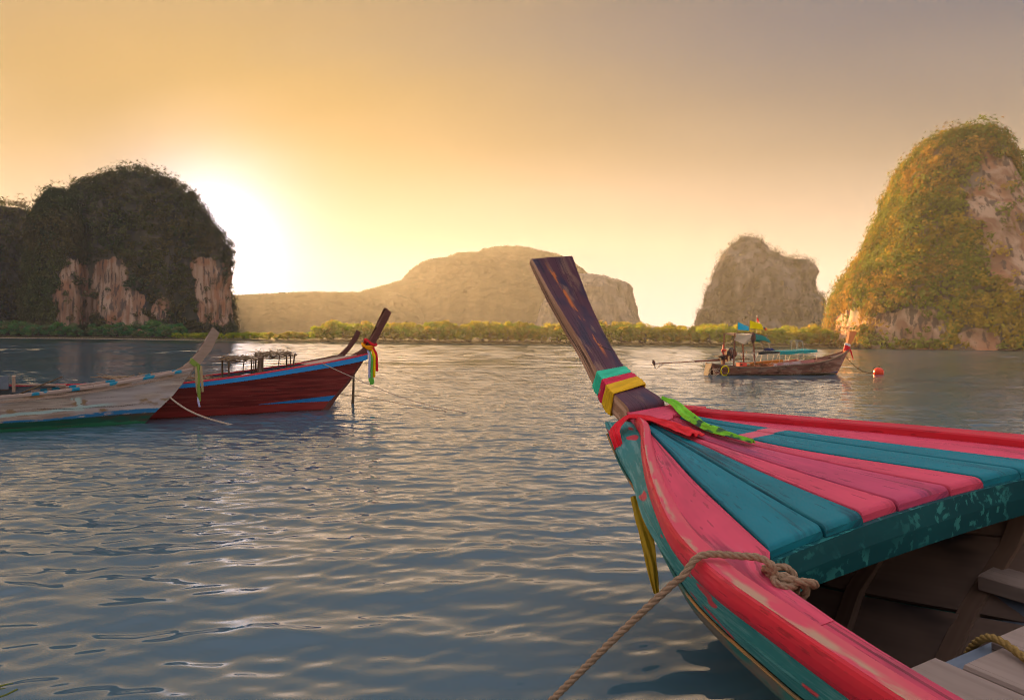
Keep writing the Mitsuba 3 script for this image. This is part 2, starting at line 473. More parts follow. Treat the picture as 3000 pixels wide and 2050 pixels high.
def in_patches(patches, margin=0.1):
    def fn(P, nz, rng):
        m = np.full(len(P), -9.0)
        for x, y, z, rx, rz in patches:
            q = ((P[:, 0] - x) / rx) ** 2 + ((P[:, 1] - y) / 60) ** 2 + ((P[:, 2] - z) / rz) ** 2
            m = np.maximum(m, 1 - q + 1.5 * (nz - 0.5))
        return (m > margin) & (rng.random(len(P)) > 0.06)
    return fn


def at_plane(az, d0, s, z, rx, rz, fwd=-30):
    C, e1, e2 = axes(az, d0)
    q = C + e1 * s + e2 * fwd
    return (q[0], q[1], z, rx, rz)


FARTONE = [(0.05, 0.06, 0.022), (0.065, 0.065, 0.02), (0.04, 0.05, 0.022)]
# left cliff: dome, knob and ridge
DOME = dict(az=-26.22, d0=372, deep=38, p=2.9, seed=3,
            L=[(-30.7, -0.2), (-32.0, 13.2), (-32.6, 28.0), (-32.6, 42.7), (-33.8, 54.4), (-32.1, 62.5), (-30.7, 64.3), (-27.2, 67.0), (-23.3, 68.4), (-19.4, 70.6), (-14.4, 73.3), (-11.3, 75.3), (-7.2, 76.3)],
            R=[(35.4, 0.4), (35.1, 4.1), (34.6, 10.3), (33.7, 19.5), (34.2, 28.1), (33.4, 34.6), (33.0, 41.7), (28.9, 47.4), (24.3, 54.2), (19.9, 60.2), (15.4, 65.7), (11.1, 69.2), (5.9, 72.4), (0.8, 75.0), (-2.6, 76.0), (-7.2, 76.3)])
KNOB = dict(az=-32.22, d0=356, deep=24, p=2.6, seed=5, nz=80, na=110,
            L=[(-10.4, 0.1), (-8.6, 25.6), (-7.5, 47.4), (-6.0, 51.4), (-4.6, 54.5), (-2.1, 57.6), (1.1, 59.6)],
            R=[(13.1, 0.3), (11.3, 26.7), (9.5, 49.0), (7.7, 55.3), (6.4, 58.0), (4.2, 59.4), (1.1, 59.6)])
RIDGE = dict(az=-34.64, d0=388, deep=34, p=2.6, seed=8, nz=80, na=160,
             L=[(-150, 0.1), (-140, 20.0), (-110, 34), (-70, 44), (-28.4, 52.6), (-12.3, 57.0), (1.3, 58.2)],
             R=[(15.7, 0.5), (13.5, 28.4), (11.8, 43.4), (10.6, 52.3), (7.6, 56.4), (4.6, 58.0), (1.3, 58.2)])
LP = [at_plane(-26.22, 370, *a) for a in ((-16, 24, 8.5, 9.5), (-10, 12, 9, 9), (-4, 6, 5, 6), (21, 24, 4, 11), (25, 14, 6, 9), (30, 20, 3.5, 10), (18, 30, 3, 5), (-24, 12, 5, 4.5), (6, 12, 3, 5))] + [at_plane(-32.2, 352, *a, fwd=-25) for a in ((0, 12, 4, 10), (-1, 22, 2.2, 10))]
scene['mat_rock_left'] = two(pbr(rock_color((1, 0.97, 0.94), LP, 0.09, (0.055, 0.058, 0.04), (0.13, 0.12, 0.095)), 0.9, 0.15))
cliff('limestone_cliff', 'domed limestone cliff at left with bare ochre rock patches low on its face', [DOME, KNOB, RIDGE], 'mat_rock_left', 10500, 3.1, 21, 21,
      'dark olive shrubs over the dome and ridge of the left cliff', in_patches(LP), 0.30, [(0.06, 0.085, 0.028), (0.08, 0.09, 0.026), (0.10, 0.085, 0.028), (0.05, 0.075, 0.03)])

RIGHT = dict(az=30.47, d0=205, deep=44, p=3.4, shear=-0.42, seed=12, nz=130, na=260, rough=0.7,
             L=[(-26.2, -0.3), (-25.5, 5.4), (-25.0, 10.8), (-23.2, 14.9), (-21.2, 17.9), (-18.8, 21.5), (-17.5, 24.4), (-16.1, 28.8), (-14.4, 32.4), (-13.1, 36.7), (-11.5, 40.9), (-9.6, 45.4), (-8.7, 46.4), (-5.8, 48.0), (-3.0, 49.0), (0.9, 49.6), (3.9, 50.2), (6.6, 50.4)],
             R=[(25.1, 0.1), (23.1, 9.4), (21.1, 20.8), (18.5, 30.7), (16.2, 35.4), (14.9, 39.8), (14.1, 41.9), (13.4, 44.2), (12.2, 46.4), (10.5, 48.2), (8.4, 49.6), (6.6, 50.4)])
RP = [at_plane(30.47, 205, *a, fwd=-20) for a in ((6, 25, 7, 11), (10, 34, 5, 8), (2, 16, 4, 4.5), (14, 21, 6, 11), (-17, 4, 5, 4.5), (-8, 2.0, 4, 2.5))]
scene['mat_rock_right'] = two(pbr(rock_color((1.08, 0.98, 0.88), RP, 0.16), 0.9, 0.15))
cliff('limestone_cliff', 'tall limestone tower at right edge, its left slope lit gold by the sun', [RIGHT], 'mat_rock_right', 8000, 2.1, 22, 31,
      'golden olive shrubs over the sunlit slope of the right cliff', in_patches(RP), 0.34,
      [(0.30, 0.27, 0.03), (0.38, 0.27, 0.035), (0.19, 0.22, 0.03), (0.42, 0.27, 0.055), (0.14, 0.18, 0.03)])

K2A = dict(az=18.58, d0=430, deep=40, p=2.7, seed=15, nz=140, na=300, canopy=1.2,
           L=[(-35.3, 0.6), (-33.5, 9.9), (-32.1, 16.8), (-28.7, 19.5), (-27.1, 26.6), (-24.7, 33.4), (-22.8, 40.3), (-20.6, 46.6), (-18.6, 50.8), (-15.2, 55.1), (-10.5, 58.9), (-7.2, 60.2)],
           R=[(29.0, 1.2), (27.0, 19.8), (22.4, 38.5), (17.5, 43.8), (12.3, 47.3), (8.7, 50.2), (4.4, 53.6), (1.1, 56.8), (-3.2, 59.0), (-7.2, 60.2)])
K2B = dict(az=18.58, d0=442, deep=36, p=3, seed=17, nz=120, na=260, canopy=1.2,
           L=[(1.8, 0.9), (3.3, 20.3), (6.7, 39.6), (12.1, 46.0), (17.8, 47.0), (22.1, 47.4)],
           R=[(35.8, 1.3), (34.6, 16.2), (34.6, 22.5), (33.4, 25.3), (30.0, 27.4), (29.9, 36.7), (30.8, 40.2), (29.8, 42.5), (26.4, 45.6), (22.1, 47.4)])
scene['mat_hill'] = two(pbr(rock_color((1, 1, 1), (), 0.05, (0.05, 0.058, 0.026), (0.075, 0.075, 0.035), 0.1), 0.95, 0.05))
scene['mat_rock_far'] = two(pbr(rock_color((1, 0.98, 0.97), (), 0.07, (0.08, 0.085, 0.065), (0.22, 0.21, 0.195), 0.5), 0.9, 0.15))
cliff('limestone_cliff', 'hazy limestone tower with a sloping right shoulder behind the blue and yellow flags', [K2A, K2B], 'mat_rock_far', 2600, 2.4, 12, 41, 'hazy green shrubs on the middle right tower', None, 0.54, FARTONE, 'mat_far_shrub')
MIDT = dict(az=-3.2, d0=800, deep=95, p=2.4, seed=19, nz=170, na=560, canopy=3.4, lower=.985,
            L=[(-176.6, -1.0), (-140.4, 33.1), (-113.0, 49.0), (-94.7, 54.5), (-76.0, 60.6), (-64.0, 72.9), (-53.7, 80.5), (-45.2, 84.0), (-26.8, 84.9), (-18.7, 90.6), (-6.1, 91.0), (6.6, 91.3), (12.5, 96.8), (29.2, 100.0)],
            R=[(154.2, -1.0), (146.2, 36.3), (134.5, 62.5), (111.6, 82.3), (92.3, 92.0), (77.6, 95.0), (64.8, 98.0), (52.4, 99.6), (29.2, 100.0)])
LOW = dict(az=-13.14, d0=740, deep=60, p=2.3, seed=22, nz=110, na=560, canopy=3.2, lower=.95,
           L=[(-190, -1.0), (-170, 22), (-130, 36.8), (-71.0, 41.0), (-41.0, 43.7), (-1.3, 44.2), (30, 46.0)],
           R=[(101.4, -1.0), (95, 20), (83.8, 31.8), (70, 40), (55, 45), (30, 46.0)])
FARC = dict(az=6.39, d0=620, deep=40, p=3, seed=25, nz=130, na=360, canopy=2.0, lower=.985,
            L=[(-52.0, -1.0), (-43.6, 27.9), (-35.1, 47.1), (-23.6, 53.6), (-13.3, 55.3), (-5.3, 55.8)],
            R=[(41.1, -0.3), (39.0, 11.1), (34.9, 22.5), (32.2, 35.0), (31.3, 42.5), (29.3, 46.0), (20.1, 49.9), (7.6, 53.3), (-5.3, 55.8)])
cliff('distant_hill', 'broad hazy wooded hill across the bay behind the raised prow', [MIDT, LOW], 'mat_hill', 0, 4.0, 7, 51, 'hazy woodland over the distant hill', None, 0.2, FARTONE, 'mat_far_shrub')
cliff('distant_hill', 'grey hazy hill with a sheer right end seen right of the raised prow', [FARC], 'mat_rock_far', 0, 3.0, 7, 61, 'hazy woodland on top of the sheer sided hill', None, 0.48, FARTONE, 'mat_far_shrub')

# ---------------------------------------------------------------- mangroves
scene['mat_trunk'] = two(pbr((0.12, 0.10, 0.08), 0.9, 0.1))


def mangrove(seed, tones, leaves=1300, spread=2.7, high=4.6):
    rng = np.random.default_rng(seed)
    k = 13
    cl = np.column_stack([rng.normal(0, spread * 0.42, k), rng.normal(0, spread * 0.42, k), rng.uniform(0.3, 0.86, k) * high])
    cl[0] = [0, 0, high * 0.82]
    rad = rng.uniform(0.55, 1.15, k) * spread * 0.36
    w = rng.integers(0, k, leaves)
    q = rng.normal(size=(leaves, 3))
    q /= np.linalg.norm(q, axis=1, keepdims=True)
    cen = cl[w] + q * (rad[w] * rng.uniform(0.55, 1.05, leaves) ** 0.7)[:, None] * V([1, 1, 0.8])
    cen[:, 2] = np.maximum(cen[:, 2], 0.35)
    nrm = q + rng.normal(size=q.shape) * 0.5 + [0, 0, 0.4]
    nrm /= np.linalg.norm(nrm, axis=1, keepdims=True)
    t1 = np.cross(nrm, rng.normal(size=q.shape))
    t1 /= np.linalg.norm(t1, axis=1, keepdims=True)
    t2 = np.cross(nrm, t1)
    ls = rng.uniform(0.14, 0.30, (leaves, 1))
    v = np.stack([cen - t1 * ls, cen + t2 * ls * 0.6, cen + t1 * ls, cen - t2 * ls * 0.6], 1).reshape(-1, 3)
    f = (np.arange(leaves)[:, None, None] * 4 + V([[0, 1, 2], [0, 2, 3]])).reshape(-1, 3)
    col = V(tones)[rng.integers(0, len(tones), k)][w] * rng.uniform(0.7, 1.3, (leaves, 1))
    parts = [tube(spline([[0, 0, 0.5], [0.1, 0.05, high * 0.4], [0, 0, high * 0.75]], 6), [0.13, 0.12, 0.1, 0.08, 0.06, 0.04], 5)]
    for a in rng.uniform(0, 6.28, 6):
        parts.append(tube(spline([[0, 0, 1.0], [0.55 * math.cos(a), 0.55 * math.sin(a), 0.75], [0.95 * math.cos(a), 0.95 * math.sin(a), -0.1]], 5), 0.035, 4))
    for c in cl[1:6]:
        parts.append(tube([[0, 0, high * 0.3], c * [0.6, 0.6, 0.8], c], [0.07, 0.05, 0.02], 4))
    tv, tf, _ = join(parts)
    return (v, f, np.repeat(col, 4, 0)), (tv, tf)


leafmat('mat_leaf', 1.0)
TONES = {'gold': [(0.38, 0.36, 0.03), (0.46, 0.40, 0.035), (0.28, 0.32, 0.03), (0.44, 0.32, 0.04)],
         'green': [(0.10, 0.28, 0.08), (0.07, 0.21, 0.08), (0.14, 0.28, 0.07), (0.17, 0.20, 0.09)],
         'lime': [(0.38, 0.46, 0.03), (0.29, 0.39, 0.035), (0.46, 0.44, 0.03)]}
for _name, _t in TONES.items():
    for _i in range(3):
        (lv, lf, lc), (tv, tf) = mangrove(100 + _i + 10 * len(_name), _t)
        scene[f'proto_{_name}_{_i}'] = {'type': 'shapegroup', 'crown': mikit.ply((lv, lf), 'mat_leaf', False, color=lc), 'trunk': mikit.ply((tv, tf), 'mat_trunk', True)}
_rng = np.random.default_rng(77)
T4 = mi.ScalarTransform4f


def plant(kind, x, y, s, label, group, sz=1.0):
    k = numbered('mangrove_tree')
    scene[k] = {'type': 'instance', 'shapegroup': {'type': 'ref', 'id': f'proto_{kind}_{_rng.integers(0, 3)}'},
                'to_world': T4().translate([float(x), float(y), 0.15]) @ T4().rotate([0, 0, 1], float(_rng.uniform(0, 360))) @ T4().scale([float(s), float(s), float(s * sz)])}
    note(k, label, 'tree', group)


for x in np.arange(-268, -112, 4.3):
    for row in range(2):
        plant('green', x + _rng.normal(0, 1.2), shore_y(x) + 2 + row * 6 + _rng.uniform(0, 3), _rng.uniform(0.85, 1.3) * (1.0 + 0.35 * row), 'dark green mangrove tree on the shore below the left cliff', 'mangroves below the left cliff', 0.85)
for x in np.arange(-112, -52, 3.6):
    for row in range(2):
        plant(('gold', 'green')[row % 2] if x > -75 else 'lime', x + _rng.normal(0, 1.0), shore_y(x) + 3 + row * 6 + _rng.uniform(0, 3), _rng.uniform(0.6, 0.85) * (0.8 if x < -85 else 1.0), 'low mangrove tree on the shore beside the left cliff foot', 'mangroves beside the left cliff', 0.75)
for x in np.arange(-56, 116, 2.5):
    for row in range(3):
        kind = ('gold', 'gold', 'lime')[_rng.integers(0, 3)] if x < 52 else ('lime', 'lime', 'gold')[_rng.integers(0, 3)]
        lab, grp = ('sunlit yellow green mangrove tree in the belt across the bay', 'mangroves across the bay') if x < 52 else ('bright lime mangrove tree in the belt near the right cliff', 'mangroves near the right cliff')
        y = shore_y(x) + 2.5 + row * 6 + _rng.uniform(0, 3.5)
        s = _rng.uniform(0.85, 1.15) * (0.90 + 0.17 * row) * (1.0 if x < 60 else 0.9)
        if 95 < x and row == 2:
            continue
        plant(kind, x + _rng.normal(0, 0.9), y, s, lab, grp)

# ---------------------------------------------------------------- painted wood, cloth and rope materials


def crack(u, v, fu, fv, s=0.0):
    """Long wandering checks along the grain."""
    return fbm(u * fu, v * fv + 2.2 * fbm(u * 2.1, v * 6, s, 2) + 0.7 * u, s + 0.5, 3)


def grain(uv, su=3.0, sv=60.0):
    return fbm(uv.x * su, uv.y * sv, 0.3, 4)


def paint(base, worn, dirt=(0.10, 0.08, 0.07), wear=0.62, cracks=0.0, tone=0.25):
    """Brushed, weathered paint over plank grain: u runs along the plank in metres, v across it."""
    def fn(p, n, uv):
        g = grain(uv)
        big = fbm(uv.x * 5 + 7, uv.y * 11, 1.7, 4)
        fine = fbm(uv.x * 14, uv.y * 130, 4.1, 3)
        c = mi.Color3f(base) * (0.72 + 0.5 * fbm(uv.x * 4, uv.y * 30, 4.1, 4))
        c = mix(c, worn, smoothstep(0.48, 0.74, big) * 0.5 * smoothstep(0.3, 0.7, fine))
        c = mix(c, dirt, smoothstep(wear - 0.06, wear + 0.12, 0.55 * g + 0.45 * big) * 0.8)
        c = mix(c, mi.Color3f(base) * 0.35, smoothstep(0.66, 0.74, fine) * 0.5)
        c = mix(c, dirt, smoothstep(0.84, 0.88, fbm(uv.x * 37, uv.y * 51, 8.0, 2)) * smoothstep(0.45, 0.6, big) * 0.7)
        if cracks:
            c = mix(c, (0.015, 0.015, 0.015), smoothstep(0.66, 0.76, crack(uv.x, uv.y, 0.8, 75, 2.2)) * cracks)
        return c
    return fn


def relief(su=3.0, sv=70.0):
    return lambda p, n, uv: 0.6 * fbm(uv.x * su, uv.y * sv, 0.3, 3) + 0.4 * fbm(uv.x * 30, uv.y * 40, 0.9, 2)


def wood(name, fn, rough=0.62, depth=0.003, spec=0.28, su=3.0, sv=70.0):
    scene[name] = two(bumped(pbr(fn, rough, spec), relief(su, sv), depth, 4e-3)) if depth else two(pbr(fn, rough, spec))


wood('mat_pink', paint((0.68, 0.075, 0.145), (0.80, 0.22, 0.29), (0.30, 0.035, 0.08), 0.56, 0.5))
wood('mat_pink_old', paint((0.56, 0.07, 0.16), (0.74, 0.21, 0.29), (0.22, 0.05, 0.14), 0.52, 0.6))
wood('mat_red', paint((0.62, 0.018, 0.04), (0.76, 0.07, 0.11), (0.35, 0.05, 0.05), 0.66), 0.4, 0.0015)
wood('mat_teal', paint((0.004, 0.20, 0.27), (0.035, 0.34, 0.41), (0.01, 0.12, 0.18), 0.58, 0.5))
def swath(p, n, uv):
    """Teal planks with a stray brush band of pink across them."""
    c = _teal(p, n, uv)
    e = uv.x + 0.02 * (fbm(uv.y * 14, uv.x * 3, 0.4, 3) - 0.5)
    return mix(c, (0.76, 0.13, 0.19), smoothstep(0.395, 0.405, e) * smoothstep(0.485, 0.472, e) * (0.75 + 0.25 * fbm(uv.x * 60, uv.y * 60, 1.0)))


_teal = paint((0.004, 0.20, 0.27), (0.035, 0.34, 0.41), (0.01, 0.12, 0.18), 0.58, 0.5)
wood('mat_teal_swath', swath)
wood('mat_teal_cracked', paint((0.006, 0.19, 0.25), (0.06, 0.36, 0.42), (0.01, 0.06, 0.09), 0.50, 1.0), 0.6, 0.008, sv=90.0)


def fascia(p, n, uv):
    c = mix((0.003, 0.06, 0.075), (0.005, 0.115, 0.13), fbm(uv.x * 6, uv.y * 8, 0.2, 3))
    s = fbm(uv.x * 55 + 5 * fbm(uv.x * 9, uv.y * 9), uv.y * 42, 3.0, 4)
    return mix(c, (0.04, 0.28, 0.27), smoothstep(0.57, 0.72, s) * smoothstep(0.36, 0.58, fbm(uv.x * 2.2 + 3, uv.y * 3, 5.0)))


wood('mat_fascia', fascia, 0.5, 0.003)


def hullteal(p, n, uv):
    c = mix((0.045, 0.26, 0.26), (0.02, 0.17, 0.18), fbm(uv.x * 2, uv.y * 14, 0.5, 4))
    c = mix(c, (0.16, 0.38, 0.38), smoothstep(0.45, 0.75, fbm(uv.x * 9, uv.y * 70, 2.5, 4)) * 0.6)
    c = mix(c, (0.50, 0.06, 0.08), smoothstep(0.76, 0.8, fbm(uv.x * 8 + 4, uv.y * 16, 8.0, 2)))
    return mix(c, (0.02, 0.07, 0.075), smoothstep(0.64, 0.74, crack(uv.x, uv.y, 0.8, 60, 6.0)) * 0.7)


wood('mat_hull_teal', hullteal, 0.6, 0.006)
wood('mat_hull_low', lambda p, n, uv: mix(mix((0.015, 0.10, 0.095), (0.03, 0.17, 0.15), fbm(uv.x * 3, uv.y * 20, 1.0, 4)), (0.12, 0.11, 0.09), smoothstep(0.52, 0.66, fbm(uv.x * 4, uv.y * 9, 3.0, 4))), 0.6, 0.005)
wood('mat_worn_edge', lambda p, n, uv: mix(mix((0.55, 0.27, 0.09), (0.20, 0.16, 0.10), smoothstep(0.4, 0.65, fbm(uv.x * 14, uv.y * 40, 0.1, 4))), (0.03, 0.16, 0.15), smoothstep(0.5, 0.62, fbm(uv.x * 3, 0.3, 0.1, 4)) * (1 - 0.75 * smoothstep(1.3, 1.9, uv.x))), 0.7, 0.003)
wood('mat_rail_wear', lambda p, n, uv: mix((0.66, 0.075, 0.13), (0.50, 0.31, 0.22), smoothstep(0.42, 0.62, fbm(uv.x * 9, uv.y * 30, 0.7, 4)) * (0.12 + 0.88 * smoothstep(0.055, 0.075, uv.y) * smoothstep(0.105, 0.095, uv.y))), 0.6, 0.003)


def prow(p, n, uv):
    face = smoothstep(1.5, 1.4, uv.y)
    g = fbm(uv.x * 2.0, uv.y * 26, 0.6, 4)
    c = mix((0.075, 0.026, 0.055), (0.13, 0.055, 0.075), g)
    c = mix(c, (0.030, 0.030, 0.075), smoothstep(0.45, 0.70, fbm(uv.x * 6 + 2, uv.y * 4, 1.4, 4)) * 0.8)
    pale = smoothstep(0.50, 0.72, fbm(uv.x * 9 + uv.y * 1.5, uv.y * 6, 2.0, 5)) * smoothstep(0.35, 0.6, fbm(uv.x * 3.1, uv.y * 2.2, 6.0, 2))
    c = mix(c, (0.28, 0.165, 0.125), pale * 0.8)
    c = mix(c, (0.018, 0.012, 0.018), smoothstep(0.66, 0.72, fbm(uv.x * 1.5, uv.y * 40, 9.0, 3)) * 0.7)
    line = dr.abs(uv.y - 0.52 - 0.28 * (0.75 - uv.x) + 0.12 * (fbm(uv.x * 8, 0.0, 0.4, 3) - 0.5))
    c = mix(c, (0.56, 0.16, 0.04), smoothstep(0.085, 0.02, line) * smoothstep(0.45, 0.6, fbm(uv.x * 12, uv.y * 14, 5.0, 3)) * smoothstep(0.5, 0.62, uv.x))
    c = mix(c, (0.012, 0.010, 0.012), smoothstep(0.008, 0.002, dr.abs(uv.x - 0.62 + 0.12 * (uv.y - 0.5))) * smoothstep(0.45, 0.6, uv.y) * smoothstep(0.95, 0.85, uv.y))
    g2 = fbm(uv.x * 2.5, uv.y * 45, 3.0, 4)
    s = mix((0.62, 0.38, 0.25), (0.38, 0.20, 0.12), smoothstep(0.35, 0.65, g2))
    s = mix(s, (0.07, 0.04, 0.03), smoothstep(0.58, 0.72, fbm(uv.x * 2.0, uv.y * 70, 7.0, 3)) * smoothstep(0.35, 0.6, uv.x) * 0.9)
    return mix(s, c, face)


scene['mat_prow'] = two(bumped(pbr(prow, 0.55, 0.35), lambda p, n, uv: fbm(uv.x * 3, uv.y * 40, 0.3, 4), 0.005, 4e-3))
wood('mat_dark_wood', lambda p, n, uv: mix(mix((0.11, 0.078, 0.062), (0.25, 0.175, 0.135), fbm(uv.x * 2.2, uv.y * 30, 0.2, 4)), (0.03, 0.026, 0.028), smoothstep(0.52, 0.68, fbm(uv.x * 3, uv.y * 6, 4.0, 3))), 0.7, 0.004)
wood('mat_grey_wood', lambda p, n, uv: mix(mix((0.24, 0.19, 0.16), (0.38, 0.31, 0.27), fbm(uv.x * 3, uv.y * 45, 0.2, 4)), (0.05, 0.04, 0.035), smoothstep(0.62, 0.72, crack(uv.x, uv.y, 0.9, 60, 4.0))), 0.75, 0.005)
wood('mat_brown_wood', lambda p, n, uv: mix((0.16, 0.10, 0.07), (0.27, 0.19, 0.14), fbm(uv.x * 3, uv.y * 40, 0.6, 4)), 0.7, 0.004)
wood('mat_blue_grey', lambda p, n, uv: mix((0.09, 0.13, 0.19), (0.19, 0.24, 0.30), fbm(uv.x * 5, uv.y * 25, 0.6, 4)), 0.6, 0.003)


def clothmat(name, c, trans=0.0):
    def fn(p, n, uv):
        return mi.Color3f(c) * (0.72 + 0.5 * fbm(uv.x * 22, uv.y * 120, 0.1, 3))
    scene[name] = two(bumped({'type': 'principled', 'base_color': mikit.proc(fn), 'roughness': 0.65, 'specular': 0.3, 'sheen': 0.4}, lambda p, n, uv: fbm(uv.x * 6, uv.y * 110, 0.1, 3), 0.004, 2e-3))


clothmat('mat_cloth_turquoise', (0.04, 0.68, 0.42))
clothmat('mat_cloth_crimson', (0.72, 0.03, 0.09))
clothmat('mat_cloth_yellow', (0.85, 0.52, 0.012))
clothmat('mat_cloth_red', (0.74, 0.012, 0.03))
clothmat('mat_cloth_ochre', (0.42, 0.28, 0.015))


def greencloth(p, n, uv):
    c = mi.Color3f((0.20, 0.62, 0.03)) * (0.7 + 0.5 * fbm(uv.x * 18, uv.y * 90, 0.1, 3))
    return mix(c, (0.03, 0.09, 0.06), smoothstep(0.60, 0.72, fbm(uv.x * 14, uv.y * 26, 3.0, 3)))


scene['mat_cloth_green'] = two(pbr(greencloth, 0.65, 0.3))


def ropemat(name, a, b):
    scene[name] = two(pbr(lambda p, n, uv: mix(a, b, fbm(p.x * 130, p.y * 130, p.z * 130, 3)), 0.85, 0.15))


ropemat('mat_rope', (0.22, 0.15, 0.10), (0.44, 0.32, 0.22))
ropemat('mat_rope_yellow', (0.20, 0.13, 0.04), (0.40, 0.28, 0.10))
ropemat('mat_rope_pale', (0.42, 0.34, 0.27), (0.62, 0.52, 0.42))

# ---------------------------------------------------------------- foreground longtail boat
# boat axes: x to starboard, y forward, z up; origin where the prow post leaves the deck
_ya, _he = 0.421, -0.12
_R1 = V([[math.cos(_he), 0, math.sin(_he)], [0, 1, 0], [-math.sin(_he), 0, math.cos(_he)]])
_R2 = V([[math.cos(_ya), -math.sin(_ya), 0], [math.sin(_ya), math.cos(_ya), 0], [0, 0, 1]])
BOAT_M, BOAT_O = _R2 @ _R1, V([0.866, 4.671, 1.162])
BOAT_SIZE = 1.3


def fw(p):
    return BOAT_SIZE * (np.asarray(p, float) @ BOAT_M.T) + BOAT_O


FB = thing('longtail_boat', 'teal and pink painted longtail bow filling the right foreground, dark prow raised', 'boat')


def fpart(name, mesh, bsdf, smooth=True, parent=None, **kw):
    v, f, uv = mesh
    return add(f'{parent or FB}__{name}', (fw(v), f), bsdf, smooth, uv=uv if smooth in (True, False) else None, **kw)


def fslab(name, g, t, bsdf, **kw):
    return fpart(name, slab(np.asarray(g, float), t), bsdf, True, **kw)


LEN = 8.2
inner = lambda s: interp(s, [-.1, .1, .25, .5, .8, 1.05, 1.3, 1.45, 1.6, 1.8, 2.05, 2.5, 3.2, 4.5, 6, 7.5, 8.2], [.05, .10, .165, .325, .505, .638, .752, .80, .836, .862, .893, .93, .96, .97, .87, .62, .36])
railw = lambda s: interp(s, [-.1, .1, .8, 1.5, 9], [.04, .045, .06, .08, .085])


def zf(s):
    q = np.clip(s, -0.3, 4.2)
    return -.03 - .11 * q + .013 * q * q + 0.02 * np.maximum(np.asarray(s, float) - 4.5, 0)


def zd(s, x):
    """deck height, slightly crowned"""
    return zf(s) + .012 + .03 * (1 - np.clip(np.abs(x) / .66, 0, 1) ** 2) * np.clip(np.asarray(s, float) / 1.5, 0.25, 1)


def loft(secs):
    """Closed tube of sections (rows) of equal point count, capped; flat strips with own vertices so that edges stay crisp."""
    g = np.asarray(secs, float)
    m, k = g.shape[:2]
    L = np.concatenate([[0], np.cumsum(np.linalg.norm(np.diff(g.mean(1), axis=0), axis=1))])
    parts, w = [], 0.0
    for j in range(k):
        a, b = g[:, j], g[:, (j + 1) % k]
        d = np.linalg.norm(a - b, axis=1).mean()
        v = np.stack([a, b], 1).reshape(-1, 3)
        uv = np.stack([np.repeat(L, 2), np.tile([w, w + d], m)], 1)
        parts.append((v, gridfaces(m, 2)[:, ::-1], uv))
        w += d
    for r, fl in ((0, 1), (m - 1, 0)):
        f = V([[0, i, i + 1] for i in range(1, k - 1)])
        parts.append((g[r], f[:, ::-1] if fl else f, np.column_stack([np.full(k, L[r]), np.arange(k) * 0.01])))
    v, f, uv = join(parts)
    if trimesh.Trimesh(v, f, process=False).volume < 0:
        f = f[:, ::-1]
    return v, f, uv


# deck planks: seams as (distance aft of the prow, sideways)
SEAM = [[(.2, -.165), (.324, -.208), (.591, -.31), (.89, -.431), (1.256, -.565), (1.5, -.652)],
        [(.2, -.13), (.345, -.166), (.773, -.269), (1.094, -.348), (1.5, -.443)],
        [(.2, -.11), (.407, -.138), (.581, -.156), (1.033, -.229), (1.5, -.288)],
        [(.2, -.06), (.41, -.09), (.538, -.108), (.927, -.126), (1.195, -.134), (1.5, -.137)],
        [(.2, -.005), (.41, -.02), (.735, -.014), (1.1, .028), (1.5, .098)],
        [(.2, .04), (.41, .03), (.676, .042), (1.475, .253), (1.5, .26)],
        [(.2, .07), (.35, .09), (.641, .164), (1.096, .308), (1.5, .456)],
        [(.2, .12), (.33, .153), (.672, .264), (1.5, .64)]]
seam = lambda k, s: interp(s, [p[0] for p in SEAM[k]], [p[1] for p in SEAM[k]])
PLANK = ['mat_teal', 'mat_teal_cracked', 'mat_pink', 'mat_pink_old', 'mat_pink', 'mat_teal_swath', 'mat_teal_swath']
_prng = np.random.default_rng(3)
for k in range(7):
    end = 1.485 + _prng.uniform(-0.006, 0.006)
    s = np.concatenate([np.linspace(.2, end - 0.02, 34), [end - 0.012, end - 0.005, end]])
    l, r = seam(k, s) + .0028, seam(k + 1, s) - .0028
    w = r - l
    secs = []
    lift = _prng.uniform(-.0015, .0015)
    drop = np.concatenate([np.zeros(34), [.002, .006, .014]])
    b = .008
    for i in range(len(s)):
        top = [(l[i] + .0005, -b), (l[i] + b * .45, -.0015), (l[i] + b, 0)] + [(l[i] + w[i] * q, 0) for q in (.25, .5, .75)] + [(r[i] - b, 0), (r[i] - b * .45, -.0015), (r[i] - .0005, -b)]
        secs.append([(x, -s[i], zd(s[i], x) + dz + lift - drop[i]) for x, dz in top] + [(r[i], -s[i], zd(s[i], r[i]) - .036), (l[i], -s[i], zd(s[i], l[i]) - .036)])
    fpart('deck_plank', loft(secs), PLANK[k], True, label=('teal deck plank' if 'teal' in PLANK[k] else 'pink deck plank') if k in (0, 2) else None)
# transverse beam under the plank ends
_x = np.linspace(-.70, .70, 41)
_s = []
for x in _x:
    zt = zd(1.5, x) - .034
    zb = -.30 + .018 * (1 - (x / .7) ** 2)
    _s.append([(x, -1.500, zt), (x, -1.505, (zt + zb) / 2), (x, -1.497, zb), (x, -1.452, zb), (x, -1.452, zt)])
fpart('deck_beam', loft(_s), 'mat_fascia', True, label='dark scratched teal beam under the deck plank ends')
